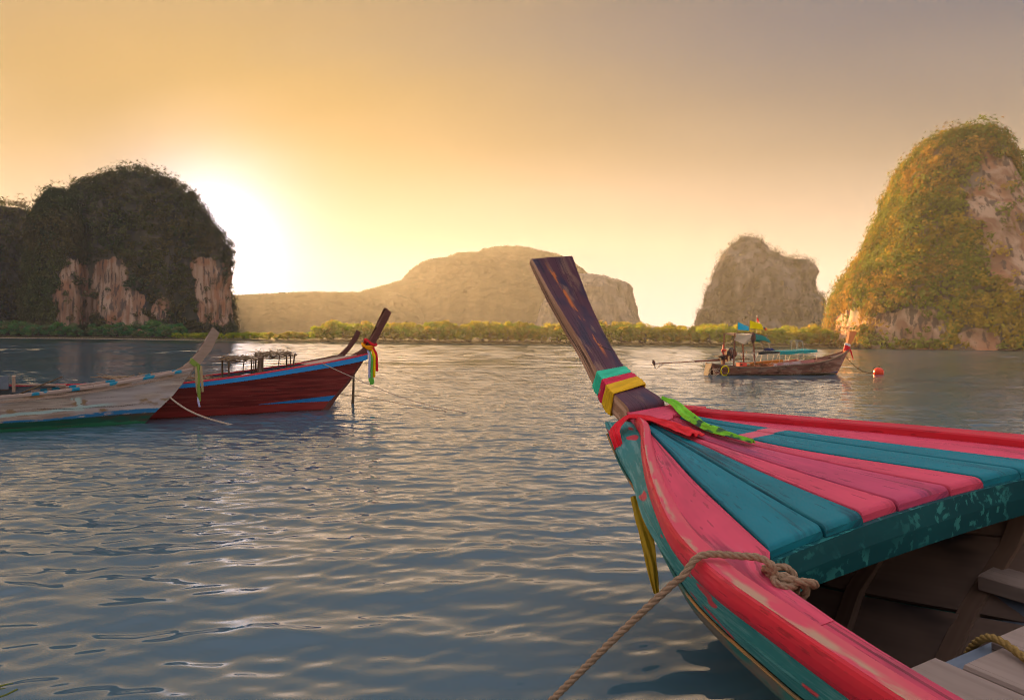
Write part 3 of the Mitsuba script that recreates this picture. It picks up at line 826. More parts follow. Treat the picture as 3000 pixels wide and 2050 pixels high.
# covering boards between planks and rails, then along the gunwales
cov_in = lambda s: np.where(s <= 1.5, -seam(0, np.minimum(s, 1.5)) + .003, interp(s, [1.5, 1.535, 1.58, 1.655, 1.776, 1.883, 2.0, 2.15, 3, 5, 6.5, 8.2], [.655, .69, .725, .757, .781, .802, .817, .832, .875, .88, .79, .30]))
for side in (-1, 1):
    for a, b, n in ((.16, 1.84, 60), (1.843, 8.0, 50)):
        s = np.linspace(a, b, n)
        if side > 0:
            lo = np.where(s <= 1.5, seam(7, np.minimum(s, 1.5)) + .003, cov_in(s))
        else:
            lo = cov_in(s)
        hi = inner(s) + .01
        secs = []
        for i in range(n):
            row = [(lo[i] + (hi[i] - lo[i]) * q, -s[i], 0) for q in (0, .06, .3, .6, 1)]
            top = [(side * x, y, zf(s[i]) + .006 + (.006 * (1 - q) if s[i] < 1.5 else 0) - (.004 if q == 0 else 0)) for (x, y, _), q in zip(row, (0, .06, .3, .6, 1))]
            secs.append(top + [(top[-1][0], top[-1][1], top[-1][2] - .03), (top[0][0], top[0][1], top[0][2] - .03)])
        fpart('covering_board', loft(secs), 'mat_pink', True)
    s = np.linspace(.12, 8.0, 150)
    w = railw(s)
    pi = inner(s)
    secs, sec2 = [], []
    for i in range(len(s)):
        z, x0, q = zf(s[i]), pi[i], w[i]
        P = [(0, .004), (.002, .03), (.009, .036), (q * .55, .04), (q - .014, .043)]
        secs.append([(side * (x0 + dx), -s[i], z + dz) for dx, dz in P + [(q - .012, .01), (0, -.01)]])
        sec2.append([(side * (x0 + dx), -s[i], z + dz) for dx, dz in [(q - .0145, .0425), (q - .006, .040), (q, .032), (q + .004, .016), (q + .006, -.004), (q - .002, -.022), (q - .012, -.022)]])
    fpart('gunwale_rail', loft(secs), 'mat_rail_wear' if side < 0 else 'mat_red', True)
    fpart('rubbing_strip', loft(sec2), 'mat_red', True)
# hull strakes
STRK = [dict(s0=.02, x=lambda s: inner(s) + railw(s) - .012, z=lambda s: zf(s) - .018),
        dict(s0=-.08, x=lambda s: interp(s, [-.08, .2, .54, .935, 1.206, 1.446, 1.63, 1.9, 2.5, 3.2, 4.5, 6, 7.5, 8.2], [.20, .325, .472, .678, .786, .862, .90, .935, .972, 1.0, 1.01, .92, .67, .40]), z=lambda s: zf(s) - interp(s, [-.08, .5, 1, 9], [.028, .07, .085, .085])),
        dict(s0=-.06, x=lambda s: interp(s, [-.08, .3, .54, 1.046, 1.356, 1.52, 1.63, 1.825, 2.5, 3.2, 4.5, 6, 7.5, 8.2], [.19, .35, .44, .678, .797, .832, .85, .88, .93, .965, .975, .88, .63, .37]), z=lambda s: zf(s) - interp(s, [-.08, .5, 1, 9], [.075, .145, .165, .165])),
        dict(s0=.03, x=lambda s: interp(s, [.03, .3, .54, 1.046, 1.356, 1.52, 1.63, 1.825, 2.5, 3.2, 4.5, 6, 7.5, 8.2], [.11, .28, .37, .605, .735, .775, .80, .835, .895, .93, .945, .85, .6, .34]), z=lambda s: zf(s) - interp(s, [0, .6, 1.2, 9], [.15, .215, .245, .26])),
        dict(s0=.32, x=lambda s: interp(s, [.32, .54, 1.05, 1.6, 2.5, 3.2, 4.5, 6, 7.5, 8.2], [.04, .10, .26, .43, .60, .67, .70, .60, .40, .22]), z=lambda s: zf(s) - interp(s, [0, 1.6, 3, 9], [.50, .52, .62, .66])),
        dict(s0=.72, x=lambda s: interp(s, [.72, 1.6, 2.5, 4.5, 6, 7.5, 8.2], [.03, .05, .10, .2, .18, .12, .06]), z=lambda s: zf(s) - interp(s, [0, 1.6, 3, 9], [.86, .92, 1.05, 1.12]))]


def strake_line(k, n=90):
    q = STRK[k]
    t = np.linspace(0, 1, n) ** 1.25
    s = q['s0'] + (8.1 - q['s0']) * t
    return np.column_stack([q['x'](s), -s, q['z'](s)])


HM = ['mat_hull_teal', 'mat_hull_teal', 'mat_hull_low', 'mat_hull_low', 'mat_hull_low']
for side in (-1, 1):
    for k in range(5):
        A, B = strake_line(k), strake_line(k + 1)
        t = np.linspace(0.0, 1.0, 5)
        g = A[:, None] * (1 - t)[None, :, None] + B[:, None] * t[None, :, None]
        if k >= 2:
            g[:, :, 0] += .03 * np.sin(np.pi * t)[None] * np.clip(A[:, 0] * 3, 0, 1)[:, None]
        g[:, 0, 2] -= .002
        g[:, -1, 2] += .002
        if k == 0:
            g[:, :, 0] -= .004
        g = g * V([side, 1, 1])
        if side < 0:
            g = g[:, ::-1]
        nn = gnormals(g)
        if (nn[40, 2] * V([side, 0, 0])).sum() < 0:
            g = g[:, ::-1]
        fslab('hull_strake', g, .028, HM[k])
    B = strake_line(2)
    fpart('worn_edge', (lambda m: m)(tube(B * V([side, 1, 1]) + V([side * .004, 0, -.004]), .0048, 6)), 'mat_worn_edge', True, label='strip of bare orange wood where the hull edge is rubbed')
# stem and keel timber
_k = spline([(0, .20, -.10), (0, .10, -.20), (0, -.16, -.48), (0, -.50, -.80), (0, -.9, -1.03), (0, -1.9, -1.20), (0, -3.2, -1.36), (0, -8.0, -1.42)], 60)
fpart('stem', loft([[(-.06, p[1] + .05, p[2]), (.06, p[1] + .05, p[2]), (.075, p[1] - .1, p[2] + .05), (-.075, p[1] - .1, p[2] + .05)] for p in _k]), 'mat_hull_low', True)
# prow post: hand hewn, its aft face slightly twisted
PL = V([(.06, -.10), (.017, -.006), (.155, .082), (.282, .178), (.373, .278), (.532, .429), (.716, .604), (.90, .80), (.93, .825)])
PR = V([(.03, -.10), (-.023, .012), (.169, .094), (.309, .177), (.40, .265), (.494, .372), (.593, .507), (.715, .72), (.768, .815)])
TH = V([.15, .13, .115, .105, .098, .09, .082, .06, .045])
_t = np.linspace(0, 1, len(PL))
_tt = np.linspace(0, 1, 60)
from scipy.interpolate import PchipInterpolator
pl, pr, th = PchipInterpolator(_t, PL)(_tt), PchipInterpolator(_t, PR)(_tt), PchipInterpolator(_t, TH)(_tt)


def post_section(i, off=0.0, n=6):
    """corner ring of the post at row i: aft face left to right, then front face right to left"""
    d = np.gradient(pl, axis=0)[i] + np.gradient(pr, axis=0)[i]
    d /= np.linalg.norm(d)
    nrm = V([d[1], -d[0]])
    w = .095 + off
    fl, fr = V([-w, *(pl[i] - nrm * off)]), V([w, *(pr[i] - nrm * off)])
    bl, br = V([-w * .96, *(pl[i] + nrm * (th[i] + off))]), V([w * .96, *(pr[i] + nrm * (th[i] + off))])
    return fl, fr, br, bl


_rings = [post_section(i) for i in range(60)]
L = np.concatenate([[0], np.cumsum(np.linalg.norm(np.diff(V([r[0] for r in _rings]), axis=0), axis=1))])
_parts = []
_pn = np.random.default_rng(8)
for e, (a, b) in enumerate(((0, 1), (1, 2), (2, 3), (3, 0))):
    qs = [0, .05, .2, .4, .6, .8, .95, 1]
    g = V([[r[a] * (1 - q) + r[b] * q for q in qs] for r in _rings])
    rough = (meshkit.fbm(g * V([9, 5, 5]), 3, 4 + e) - .5)[..., None]
    edge = V([0, .6, 1, 1, 1, 1, .6, 0])[None, :, None]
    cen = V([[(r[0] + r[1] + r[2] + r[3]) / 4] for r in _rings])
    o = g - cen
    g = g + o / np.linalg.norm(o, axis=-1, keepdims=True) * (rough * .014 * edge - .004 * (1 - edge))
    uv = np.stack([np.broadcast_to(L[:, None], g.shape[:2]), np.broadcast_to(V(qs) if e == 0 else 2 + V(qs) * .12, g.shape[:2])], -1)
    _parts.append((g.reshape(-1, 3), gridfaces(60, len(qs))[:, ::-1], uv.reshape(-1, 2)))
_top = V(_rings[-1])
_parts.append((_top, V([[0, 1, 2], [0, 2, 3]]), V([[L[-1], .1], [L[-1], .9], [L[-1], .9], [L[-1], .1]])))
_m = join(_parts)
if trimesh.Trimesh(_m[0], _m[1], process=False).volume < 0:
    _m = (_m[0], _m[1][:, ::-1], _m[2])
fpart('prow_post', _m, 'mat_prow', True, label='tall dark purple brown timber prow with orange streaks')
# breasthook with scalloped aft edge
from shapely.geometry import Polygon
_arc = lambda cx, cy, r, a, b: [(cx + r * math.cos(math.radians(t)), cy + r * math.sin(math.radians(t))) for t in np.linspace(a, b, 9)]
_poly = Polygon([(-.10, .03), (.105, .0), (.118, -.10)] + _arc(.068, -.152, .048, 10, -150) + _arc(-.045, -.155, .068, -20, -165) + [(-.128, -.08)])
_ex = trimesh.creation.extrude_polygon(_poly.buffer(0).simplify(.002), .06, engine='earcut')
_v = V(_ex.vertices)
_v[:, 2] = _v[:, 2] - .066 + .004 * _v[:, 0] / .1 + .10 * np.minimum(_v[:, 1], 0)
fpart('breasthook', (_v, _ex.faces, _v[:, :2]), 'mat_pink', False, label='pink scalloped block at the foot of the prow')
fpart('cleat_block', join([bar((.125, -.15, -.03), (.20, -.20, -.035), .06, .045, bevel=.005), bar((.15, .03, -.035), (.215, -.16, -.04), .05, .05, bevel=.005)]), 'mat_red', False, label='red corner block at the fore end of the far rail')
# inside the hull: ceiling planks, ribs, stringer, thwart and after platform
_u = np.linspace(-1.55, -6, 30)
for side in (-1, 1):
    for k in range(4):
        z0 = -.26 - .20 * k
        def xw(s, z):
            z = float(z)
            zk = [float(q['z'](s)[0]) for q in STRK[1:]][::-1]
            xk = [float(q['x'](np.maximum(s, q['s0']))[0]) for q in STRK[1:]][::-1]
            return V([max(np.interp(z, zk, xk) - .045, .02)])
        ss = np.linspace(.55, 6.0, 44)
        g = V([[(side * xw(np.array([q]), z0 - .194 * c)[0], -q, z0 - .194 * c) for c in (0, .33, .66, 1)] for q in ss])
        fslab('ceiling_plank', g if side > 0 else g[:, ::-1], .02, 'mat_dark_wood')
    for q in (.72, 1.02, 1.36, 1.72, 2.3, 2.9, 4.0):
        pts = [(side * (xw(np.array([q]), z)[0] - .015), -q, z) for z in (-.25, -.45, -.62, -.8, -.95)]
        fpart('rib', loft([[(p[0], p[1] - .03, p[2]), (p[0], p[1] + .03, p[2]), (p[0] - side * .05, p[1] + .03, p[2] - .01), (p[0] - side * .05, p[1] - .03, p[2] - .01)] for p in pts]), 'mat_brown_wood', True)
fpart('bottom_board', slab(V([[(x, -y, -.98 - .06 * y) for x in (-.32, -.1, .1, .32)] for y in (1.0, 2, 4, 6)])[:, ::-1], .03), 'mat_dark_wood')
fpart('stringer', bar((.44, -1.36, -.545), (.60, -2.6, -.60), .13, .055, bevel=.004), 'mat_grey_wood', False, label='pale plank running aft along the far side inside the hull')
fpart('knee', slab(V([[(.455, -1.37, -.58), (.50, -1.75, -.60)], [(.40, -1.36, -.66), (.44, -1.75, -.68)], [(.28, -1.33, -.80), (.31, -1.75, -.82)]])[:, ::-1], .035), 'mat_blue_grey', True, label='blue grey painted knee below the pale plank')
for k in range(7):
    x0 = -.545 + k * .172
    a = 1.765 + (.06 if k % 3 == 1 else 0) + (.02 if k == 2 else 0)
    secs = [[(x0 + .004, -q, -.43), (x0 + .01, -q, -.422), (x0 + .158, -q, -.422), (x0 + .166, -q, -.43), (x0 + .166, -q, -.452), (x0 + .004, -q, -.452)] for q in np.concatenate([[a, a + .006], np.linspace(a + .1, 4.2, 14)])]
    fpart('platform_board', loft(secs), 'mat_grey_wood', True)
fpart('platform_bearer', bar((-.66, -1.79, -.475), (.70, -1.79, -.475), .07, .045), 'mat_blue_grey', False)
for q in (2.6, 3.9):
    fpart('platform_bearer', bar((-.80, -q, -.48), (.80, -q, -.48), .07, .05), 'mat_brown_wood', False)
fpart('transom', slab(V([[(x, -8.08, z) for x in (-.40, 0, .40)] for z in (-.2, -.6, -1.3)]), .04), 'mat_hull_low', True)

# ---- cloths tied round the prow


def band(name, lo, hi, off, mat, label, slant=0.0, seed=0):
    k = thing(name, label, 'cloth', None)
    rings = []
    rows = np.linspace(lo, hi, 17)
    for r, i in enumerate(rows):
        i0 = int(np.clip(math.floor(i), 0, 58))
        fr = i - i0
        A, B = post_section(i0, off), post_section(i0 + 1, off)
        c = [a * (1 - fr) + b * fr for a, b in zip(A, B)]
        ring = []
        for e in range(4):
            a, b = c[e], c[(e + 1) % 4]
            for q in (0.02, .08, .25, .5, .75, .92, .98):
                ring.append(a * (1 - q) + b * q)
        ring = V(ring)
        cen = ring.mean(0)
        o = ring - cen
        o /= np.linalg.norm(o, axis=1, keepdims=True)
        pul = 0.0022 * math.sin(r * 1.9 + seed) + 0.004 * (1 - ((r - 8) / 8.0) ** 2)
        wob = (meshkit.fbm(ring * V([12, 12, 110]) + seed, 2, seed) - .5) * .007
        ring = ring + o * (pul + wob)[:, None]
        ring[:, 2] += slant * ring[:, 0] - .10 * (ring[:, 1] - c[0][1]) * 0
        rings.append(ring)
    g = V(rings)
    n = g.shape[1]
    cap0, cap1 = g[0] - (g[0] - g[0].mean(0)) * .06, g[-1] - (g[-1] - g[-1].mean(0)) * .06
    g = np.concatenate([cap0[None], g, cap1[None]])
    u = np.linspace(0, .6, n + 1)
    g = np.concatenate([g, g[:, :1]], 1)
    uv = np.stack([np.broadcast_to(u[None], g.shape[:2]), np.broadcast_to(np.linspace(0, .05, len(g))[:, None], g.shape[:2])], -1)
    f = gridfaces(len(g), n + 1)
    m = trimesh.Trimesh(fw(g.reshape(-1, 3)), f, process=False)
    if m.volume < 0:
        f = f[:, ::-1]
    add(k, (fw(g.reshape(-1, 3)), f), mat, True, uv=uv.reshape(-1, 2))


def ti(z):
    return float(np.interp(z, (pl[:, 1] + pr[:, 1]) / 2, np.arange(60)))


band('sash', ti(.138), ti(.180), .003, 'mat_cloth_turquoise', 'turquoise sash wrapped round the raised prow, topmost of three', .02, 1)
band('sash', ti(.112), ti(.142), .006, 'mat_cloth_crimson', 'crimson sash wrapped round the raised prow, between turquoise and yellow', .03, 2)
band('sash', ti(.078), ti(.116), .009, 'mat_cloth_yellow', 'yellow sash wrapped round the raised prow, lowest of three', .04, 3)


def ribbon(path, width, thick, up, seed=0, n=60, folds=3, ends=1.0):
    """A bunched cloth ribbon along a path: wavy cross-section, real thickness."""
    p = spline(path, n)
    t = np.gradient(p, axis=0)
    t /= np.linalg.norm(t, axis=1, keepdims=True)
    up = np.broadcast_to(V(up, float), p.shape)
    x = np.cross(t, up)
    x /= np.linalg.norm(x, axis=1, keepdims=True) + 1e-9
    y = np.cross(x, t)
    w = np.interp(np.linspace(0, 1, n), np.linspace(0, 1, len(np.atleast_1d(width))), np.atleast_1d(width))
    q = np.linspace(-1, 1, 15)
    L = np.linspace(0, 1, n)
    nz = meshkit.fbm(np.stack(np.broadcast_arrays(L[:, None] * 7, q[None] * 2.2, seed * 3.1), -1), 3, seed) - .5
    h = .5 * (1 - q[None] ** 2) + .42 * np.sin(q[None] * folds * np.pi + 2.5 * np.sin(L[:, None] * 5 + seed)) * (1 - .5 * np.abs(q[None])) + 1.3 * nz
    side = q[None] * (1 + .35 * nz)
    g = p[:, None] + x[:, None] * (side * w[:, None] / 2)[..., None] + y[:, None] * (h * thick)[..., None]
    return slab(g[:, ::-1], .0035)


_k = thing('scarf', 'red scarf draped over the near rail and foredeck below the prow', 'cloth')
_m = ribbon([(-.325, -.235, -.115), (-.315, -.20, -.075), (-.26, -.12, -.045), (-.17, -.10, -.012), (-.13, -.185, -.012), (-.115, -.30, -.022), (-.118, -.42, -.034), (-.140, -.55, -.046)], [.045, .05, .06, .05, .06, .075, .085, .08], .016, (0.1, 0.2, 1), 5, 80, 3)
add(_k, (fw(_m[0]), _m[1]), 'mat_cloth_red', True, uv=_m[2])
_k = thing('scarf', 'green scarf with dark stains lying across the foredeck behind the prow', 'cloth')
_m = ribbon([(.11, .02, .03), (.108, -.08, .012), (.075, -.18, -.004), (.02, -.31, -.016), (-.02, -.45, -.030), (-.04, -.58, -.043), (-.045, -.68, -.054), (-.036, -.77, -.062)], [.04, .05, .06, .065, .06, .055, .045, .03], .014, (0, 0, 1), 9, 80, 2)
add(_k, (fw(_m[0]), _m[1]), 'mat_cloth_green', True, uv=_m[2])
_k = thing('ribbon', 'faded yellow ribbon hanging down outside the near side of the bow', 'ribbon')
_m = ribbon([(-.485, -.60, -.22), (-.50, -.645, -.29), (-.515, -.69, -.37), (-.535, -.735, -.45), (-.55, -.775, -.54)], [.055, .055, .05, .04, .02], .012, (-.6, -.75, .3), 4, 40, 2)
add(_k, (fw(_m[0]), _m[1]), 'mat_cloth_ochre', True, uv=_m[2])

# ---- ropes of the foreground boat
_k = thing('mooring_rope', 'thick brown rope knotted at the deck beam and running down over the near rail', 'rope')
_w = fw([(-.757, -1.60, -.165), (-.765, -1.63, -.135), (-.775, -1.60, -.118), (-.80, -1.568, -.115), (-.845, -1.53, -.110), (-.895, -1.505, -.112), (-.935, -1.50, -.145)])
_e = V([-.50, 2.80, -.35])
_p = np.vstack([spline(_w, 40), [_w[-1] * (1 - q) + _e * q - V([0, 0, .10 * math.sin(math.pi * q) * q]) for q in np.linspace(0, 1, 40)[1:]]])
_m = rope(_p, .0125)
add(_k, (_m[0], _m[1]), 'mat_rope', True)
_kn = []
_rg = np.random.default_rng(12)
for a in range(6):
    c = V([-.735, -1.65, -.185]) + V([.016, .022, .020]) * _rg.normal(size=3)
    th_ = np.linspace(0, 2 * np.pi, 14)
    ax = _rg.normal(size=3)
    ax /= np.linalg.norm(ax)
    e1_ = np.cross(ax, [0, 0, 1.0])
    e1_ /= np.linalg.norm(e1_)
    e2_ = np.cross(ax, e1_)
    rr_ = .022 + .010 * _rg.random()
    _kn.append(rope(fw(c + rr_ * (np.cos(th_)[:, None] * e1_ + np.sin(th_)[:, None] * e2_)), .0125))
_m = join(_kn)
add(_k + '__knot', (_m[0], _m[1]), 'mat_rope', True, label='bulky rope knot under the corner of the deck')
_k = thing('rope', 'yellow rope looped over the grey boards inside the foreground boat', 'rope')
_m = rope(fw([(-.17, -1.70, -.50), (-.20, -1.76, -.43), (-.215, -1.80, -.405), (-.25, -1.90, -.406), (-.30, -2.0, -.407), (-.38, -2.07, -.407), (-.47, -2.09, -.407), (-.56, -2.05, -.405), (-.62, -1.97, -.40), (-.66, -1.88, -.40), (-.70, -1.78, -.42)]), .0135)
add(_k, (_m[0], _m[1]), 'mat_rope_yellow', True)
_k = thing('rope', 'frayed pale rope lying just inside the near gunwale of the foreground boat', 'rope')
_m = rope(fw([(-.70, -1.80, -.35), (-.735, -1.90, -.30), (-.76, -2.02, -.28), (-.78, -2.2, -.29), (-.80, -2.5, -.34)]), .010)
add(_k, (_m[0], _m[1]), 'mat_rope_pale', True)

# ---------------------------------------------------------------- boats farther out


class Frame:
    """Boat axes: f forward, r to starboard, z up from the waterline at the stem."""
    def __init__(self, org, b, trim=0.0):
        b = V(b, float) / np.linalg.norm(b)
        self.m = V([[b[0], b[1], 0], [b[1], -b[0], 0], [0, 0, 1.0]])
        self.o = V([org[0], org[1], 0.0])

    def __call__(self, p):
        return np.asarray(p, float) @ self.m + self.o


class Craft:
    def __init__(self, key, label, frame):
        self.key, self.fr = thing(key, label, 'boat'), frame

    def part(self, name, mesh, mat, smooth=True, parent=None, **kw):
        v, f, uv = mesh
        w = self.fr(v)
        f = np.asarray(f)[:, ::-1]  # f, r, z is a left handed frame
        return add(f'{parent or self.key}__{name}', (w, f), mat, smooth, uv=uv if smooth in (True, False) else None, **kw)

    def slab(self, name, g, t, mat, fz=False, **kw):
        m = slab(np.asarray(g, float), t)
        if fz:
            m = (m[0], m[1], m[0][:, [0, 2]])
        return self.part(name, m, mat, True, **kw)


def orient(m):
    v, f, uv = m
    return (v, np.asarray(f)[:, ::-1], uv) if trimesh.Trimesh(v, f, process=False).volume < 0 else m


def prism(poly, r0, r1, bevel=0.0):
    """A side profile [(f, z)] given thickness from r0 to r1."""
    P = Polygon(poly).buffer(0)
    m = trimesh.creation.extrude_polygon(P, r1 - r0, engine='earcut')
    v = V(m.vertices)
    w = np.column_stack([v[:, 0], v[:, 2] + r0, v[:, 1]])
    return orient((w, V(m.faces), w[:, [0, 2]]))


def hull(c, stem, sheer, beam, stern, levels, mats, thick=.022, rail=(.045, .03), rail_mat='mat_brown_wood', post_w=.06, n=60, shape=.5, zk=-.35):
    """stem: (f, z) down the stem line; sheer: (f, z) of the gunwale; beam: (t, half width); levels: heights of the strake edges, 1 gunwale to 0 keel."""
    sf, sz = V(stem)[::-1, 0], V(stem)[::-1, 1]
    ff, fz = V(sheer)[::-1, 0], V(sheer)[::-1, 1]
    t = np.linspace(0, 1, n) ** 1.2
    def line(h, grow=0.0):
        zt = np.interp(stem[0][0], ff, fz)
        z0 = zk + (zt - zk) * h
        f0 = np.interp(z0, sz, sf)
        f1 = stern[0] + (stern[1] - stern[0]) * (1 - h)
        f = f0 + (f1 - f0) * t
        zg = interp(np.clip(stem[0][0] + (stern[0] - stem[0][0]) * t, ff[0], ff[-1]), ff, fz)
        z = zk + (zg - zk) * h
        fl = shape + .35 * (1 - sst(0, .35, t))
        w = interp(t, [b[0] for b in beam], [b[1] for b in beam]) * max(h, 0.0) ** fl + post_w * (1 if h > 0 else .5) * (1 - sst(0, .12, t)) * .8
        return np.column_stack([f, w + grow, z])
    for side in (1, -1):
        for k in range(len(levels) - 1):
            hs = np.linspace(levels[k], levels[k + 1], 4)
            g = V([line(h) for h in hs]).transpose(1, 0, 2)
            g[:, :, 1] += V([.000, .004, .005, .005])[None] * (1 if k else 0)
            g = g * V([1, side, 1])
            if side > 0:
                g = g[:, ::-1]
            m = slab(g, thick)
            c.part('hull_strake', (m[0], m[1], m[0][:, [0, 2]]), mats[k], True)
        G = line(1.0)
        w, h = rail
        secs = [[(p[0], side * (p[1] + a), p[2] + b) for a, b in ((-w * .6, 0), (-w * .6, h), (w * .4 - .006, h), (w * .4, h - .006), (w * .4, 0), (w * .3, -.01))] for p in G]
        c.part('gunwale_rail', orient(loft(secs)), rail_mat, True)
    return line


def fzpaint(base, fn):
    return lambda p, n, uv: fn(uv.x, uv.y, base)


def tex_white(p, n, uv):
    f, z = uv.x, uv.y
    g = fbm(f * 2.2, z * 30, 0.3, 4)
    c = mix((0.36, 0.28, 0.24), (0.60, 0.53, 0.47), smoothstep(0.3, 0.7, g))
    c = mix(c, (0.52, 0.50, 0.54), smoothstep(0.45, 0.7, fbm(f * 1.3 + 4, z * 4, 2.0, 3)) * 0.6)
    c = mix(c, (0.30, 0.18, 0.07), smoothstep(0.58, 0.74, fbm(f * 3.0, z * 7, 5.0, 4)) * 0.8)
    wig = 0.05 * (fbm(f * 4, 0.0, 1.0, 3) - 0.5)
    ln = 0.335 + 0.075 * (f + 1.1) + wig
    c = mix(c, (0.48, 0.66, 0.68), smoothstep(0.035, 0.018, dr.abs(z - ln)) * smoothstep(-0.35, -0.8, f))
    c = mix(c, (0.50, 0.68, 0.68), smoothstep(0.10, 0.05, dr.abs(f + 1.05 + 0.25 * (z - 0.4) + wig)) * smoothstep(0.27, 0.32, z) * smoothstep(0.56, 0.5, z) * smoothstep(0.35, 0.5, fbm(f * 9, z * 12, 8.0, 3)))
    top = 0.175 + 0.045 * smoothstep(-1.8, 0.2, f) + wig * 0.5
    c = mix(c, (0.03, 0.20, 0.46), smoothstep(0.012, 0.0, z - top - 0.045 * smoothstep(-1.5, -0.6, f)) * smoothstep(0.25, 0.42, fbm(f * 7, z * 30, 3.0, 3)))
    c = mix(c, mix((0.01, 0.09, 0.06), (0.05, 0.05, 0.035), smoothstep(0.4, 0.65, fbm(f * 2.5, z * 8, 7.0, 4))), smoothstep(0.01, -0.005, z - top + 0.03))
    c = mix(c, (0.02, 0.16, 0.09), smoothstep(0.05, 0.02, z - 0.05 * fbm(f * 5, 0.0, 3.0)))
    return mix(c, (0.06, 0.045, 0.035), smoothstep(0.64, 0.74, crack(f, z, 0.8, 40, 9.0)) * 0.8)


def tex_red(p, n, uv):
    f, z = uv.x, uv.y
    g = fbm(f * 1.5, z * 26, 0.3, 4)
    c = mix((0.13, 0.014, 0.013), (0.28, 0.036, 0.028), smoothstep(0.25, 0.75, g))
    c = mix(c, (0.30, 0.06, 0.045), smoothstep(0.6, 0.72, fbm(f * 2.2, z * 38, 4.0, 3)) * 0.6)
    lowz = 0.17 + 0.02 * f
    c = mix(c, mix((0.24, 0.022, 0.022), (0.34, 0.05, 0.045), fbm(f * 3, z * 20, 2.0, 3)), smoothstep(0.012, -0.012, z - lowz - 0.015))
    w = 0.064 * (f + 1.62) / 1.78
    mid = 0.185 + 0.032 * (f + 1.62)
    c = mix(c, (0.02, 0.24, 0.66), smoothstep(0.004, -0.004, dr.abs(z - mid) - w) * smoothstep(-1.62, -1.5, f))
    return mix(c, (0.05, 0.02, 0.02), smoothstep(0.03, 0.0, z) * 0.7)


def tex_brown(p, n, uv):
    f, z = uv.x, uv.y
    c = mix((0.20, 0.085, 0.06), (0.38, 0.19, 0.14), smoothstep(0.3, 0.7, fbm(f * 1.4, z * 14, 0.3, 4)))
    c = mix(c, (0.10, 0.05, 0.04), smoothstep(0.55, 0.7, fbm(f * 2.4, z * 3, 4.0, 4)) * 0.8)
    c = mix(c, (0.42, 0.30, 0.24), smoothstep(0.6, 0.7, fbm(f * 3, z * 9, 7.0, 3)) * 0.5)
    c = mix(c, (0.02, 0.05, 0.22), smoothstep(-0.85, -0.5, f) * smoothstep(0.16, 0.13, z - 0.05 * f) * smoothstep(-0.9, -0.2, f))
    return mix(c, (0.07, 0.065, 0.045), smoothstep(0.07, 0.03, z - 0.03 * fbm(f * 3, 0.0, 1.0)))


for _n, _fn in (('white', tex_white), ('red', tex_red), ('brown', tex_brown)):
    scene[f'mat_hull_{_n}'] = two(bumped(pbr(_fn, 0.6, 0.35), lambda p, n, uv: fbm(uv.x * 3, uv.y * 60, 0.2, 3), 0.006, 6e-3))
scene['mat_blue_paint'] = two(pbr((0.02, 0.30, 0.76), 0.5, 0.35))
wood('mat_red_paint', lambda p, n, uv: mix((0.50, 0.02, 0.045), (0.68, 0.05, 0.09), fbm(uv.x * 6, uv.y * 20, 0.5)), 0.45, 0)
wood('mat_prow_brown', lambda p, n, uv: mix((0.10, 0.035, 0.03), (0.17, 0.065, 0.05), fbm(uv.x * 3, uv.y * 30, 0.5, 4)), 0.6, 0.003)
wood('mat_prow_pale', lambda p, n, uv: mix((0.27, 0.19, 0.145), (0.44, 0.34, 0.28), fbm(uv.x * 4, uv.y * 18, 0.5, 4)), 0.7, 0.003)
wood('mat_pale_rail', lambda p, n, uv: mix(mix((0.34, 0.25, 0.21), (0.50, 0.42, 0.38), fbm(uv.x * 4, uv.y * 40, 0.5, 4)), (0.02, 0.25, 0.42), smoothstep(0.60, 0.64, fbm(uv.x * 3.6, uv.y * 2, 5.0, 3))), 0.7, 0.003)
wood('mat_stick', lambda p, n, uv: mix((0.07, 0.05, 0.035), (0.20, 0.15, 0.09), fbm(p.x * 8, p.y * 8, p.z * 20, 3)), 0.8, 0)
wood('mat_thatch', lambda p, n, uv: mix((0.20, 0.14, 0.08), (0.46, 0.37, 0.25), fbm(uv.x * 2, uv.y * 60, 0.5, 3)), 0.85, 0)
wood('mat_iron', lambda p, n, uv: mix((0.035, 0.03, 0.035), (0.16, 0.07, 0.045), smoothstep(0.4, 0.65, fbm(p.x * 9, p.y * 9, p.z * 9, 3))), 0.5, 0)
wood('mat_rust', lambda p, n, uv: mix((0.16, 0.05, 0.035), (0.30, 0.14, 0.10), fbm(p.x * 9, p.y * 9, p.z * 9, 3)), 0.65, 0)
scene['mat_pipe'] = two(pbr((0.40, 0.38, 0.35), 0.5, 0.35))
for _n, _c in (('cream', (0.62, 0.52, 0.38)), ('green', (0.01, 0.20, 0.17)), ('teal', (0.005, 0.32, 0.34)), ('black', (0.04, 0.045, 0.045)), ('navy', (0.01, 0.03, 0.16)), ('cyan', (0.01, 0.44, 0.80)), ('gold', (0.95, 0.78, 0.0)), ('white', (0.75, 0.75, 0.74)), ('lilac', (0.52, 0.55, 0.80)), ('orange', (0.90, 0.38, 0.0)), ('lime', (0.16, 0.55, 0.08)), ('faded', (0.45, 0.36, 0.20)), ('moss', (0.22, 0.33, 0.06))):
    scene['mat_tarp_' + _n] = two(pbr(_c, 0.7, 0.25))
scene['mat_orange_wood'] = two(pbr((0.46, 0.18, 0.03), 0.5, 0.35))
scene['mat_red_box'] = two(pbr((0.60, 0.08, 0.06), 0.5, 0.35))
wood('mat_pinkish', lambda p, n, uv: mix((0.55, 0.25, 0.24), (0.60, 0.52, 0.58), smoothstep(0.45, 0.6, fbm(uv.x * 2.2, uv.y * 3, 0.5, 2))), 0.6, 0)
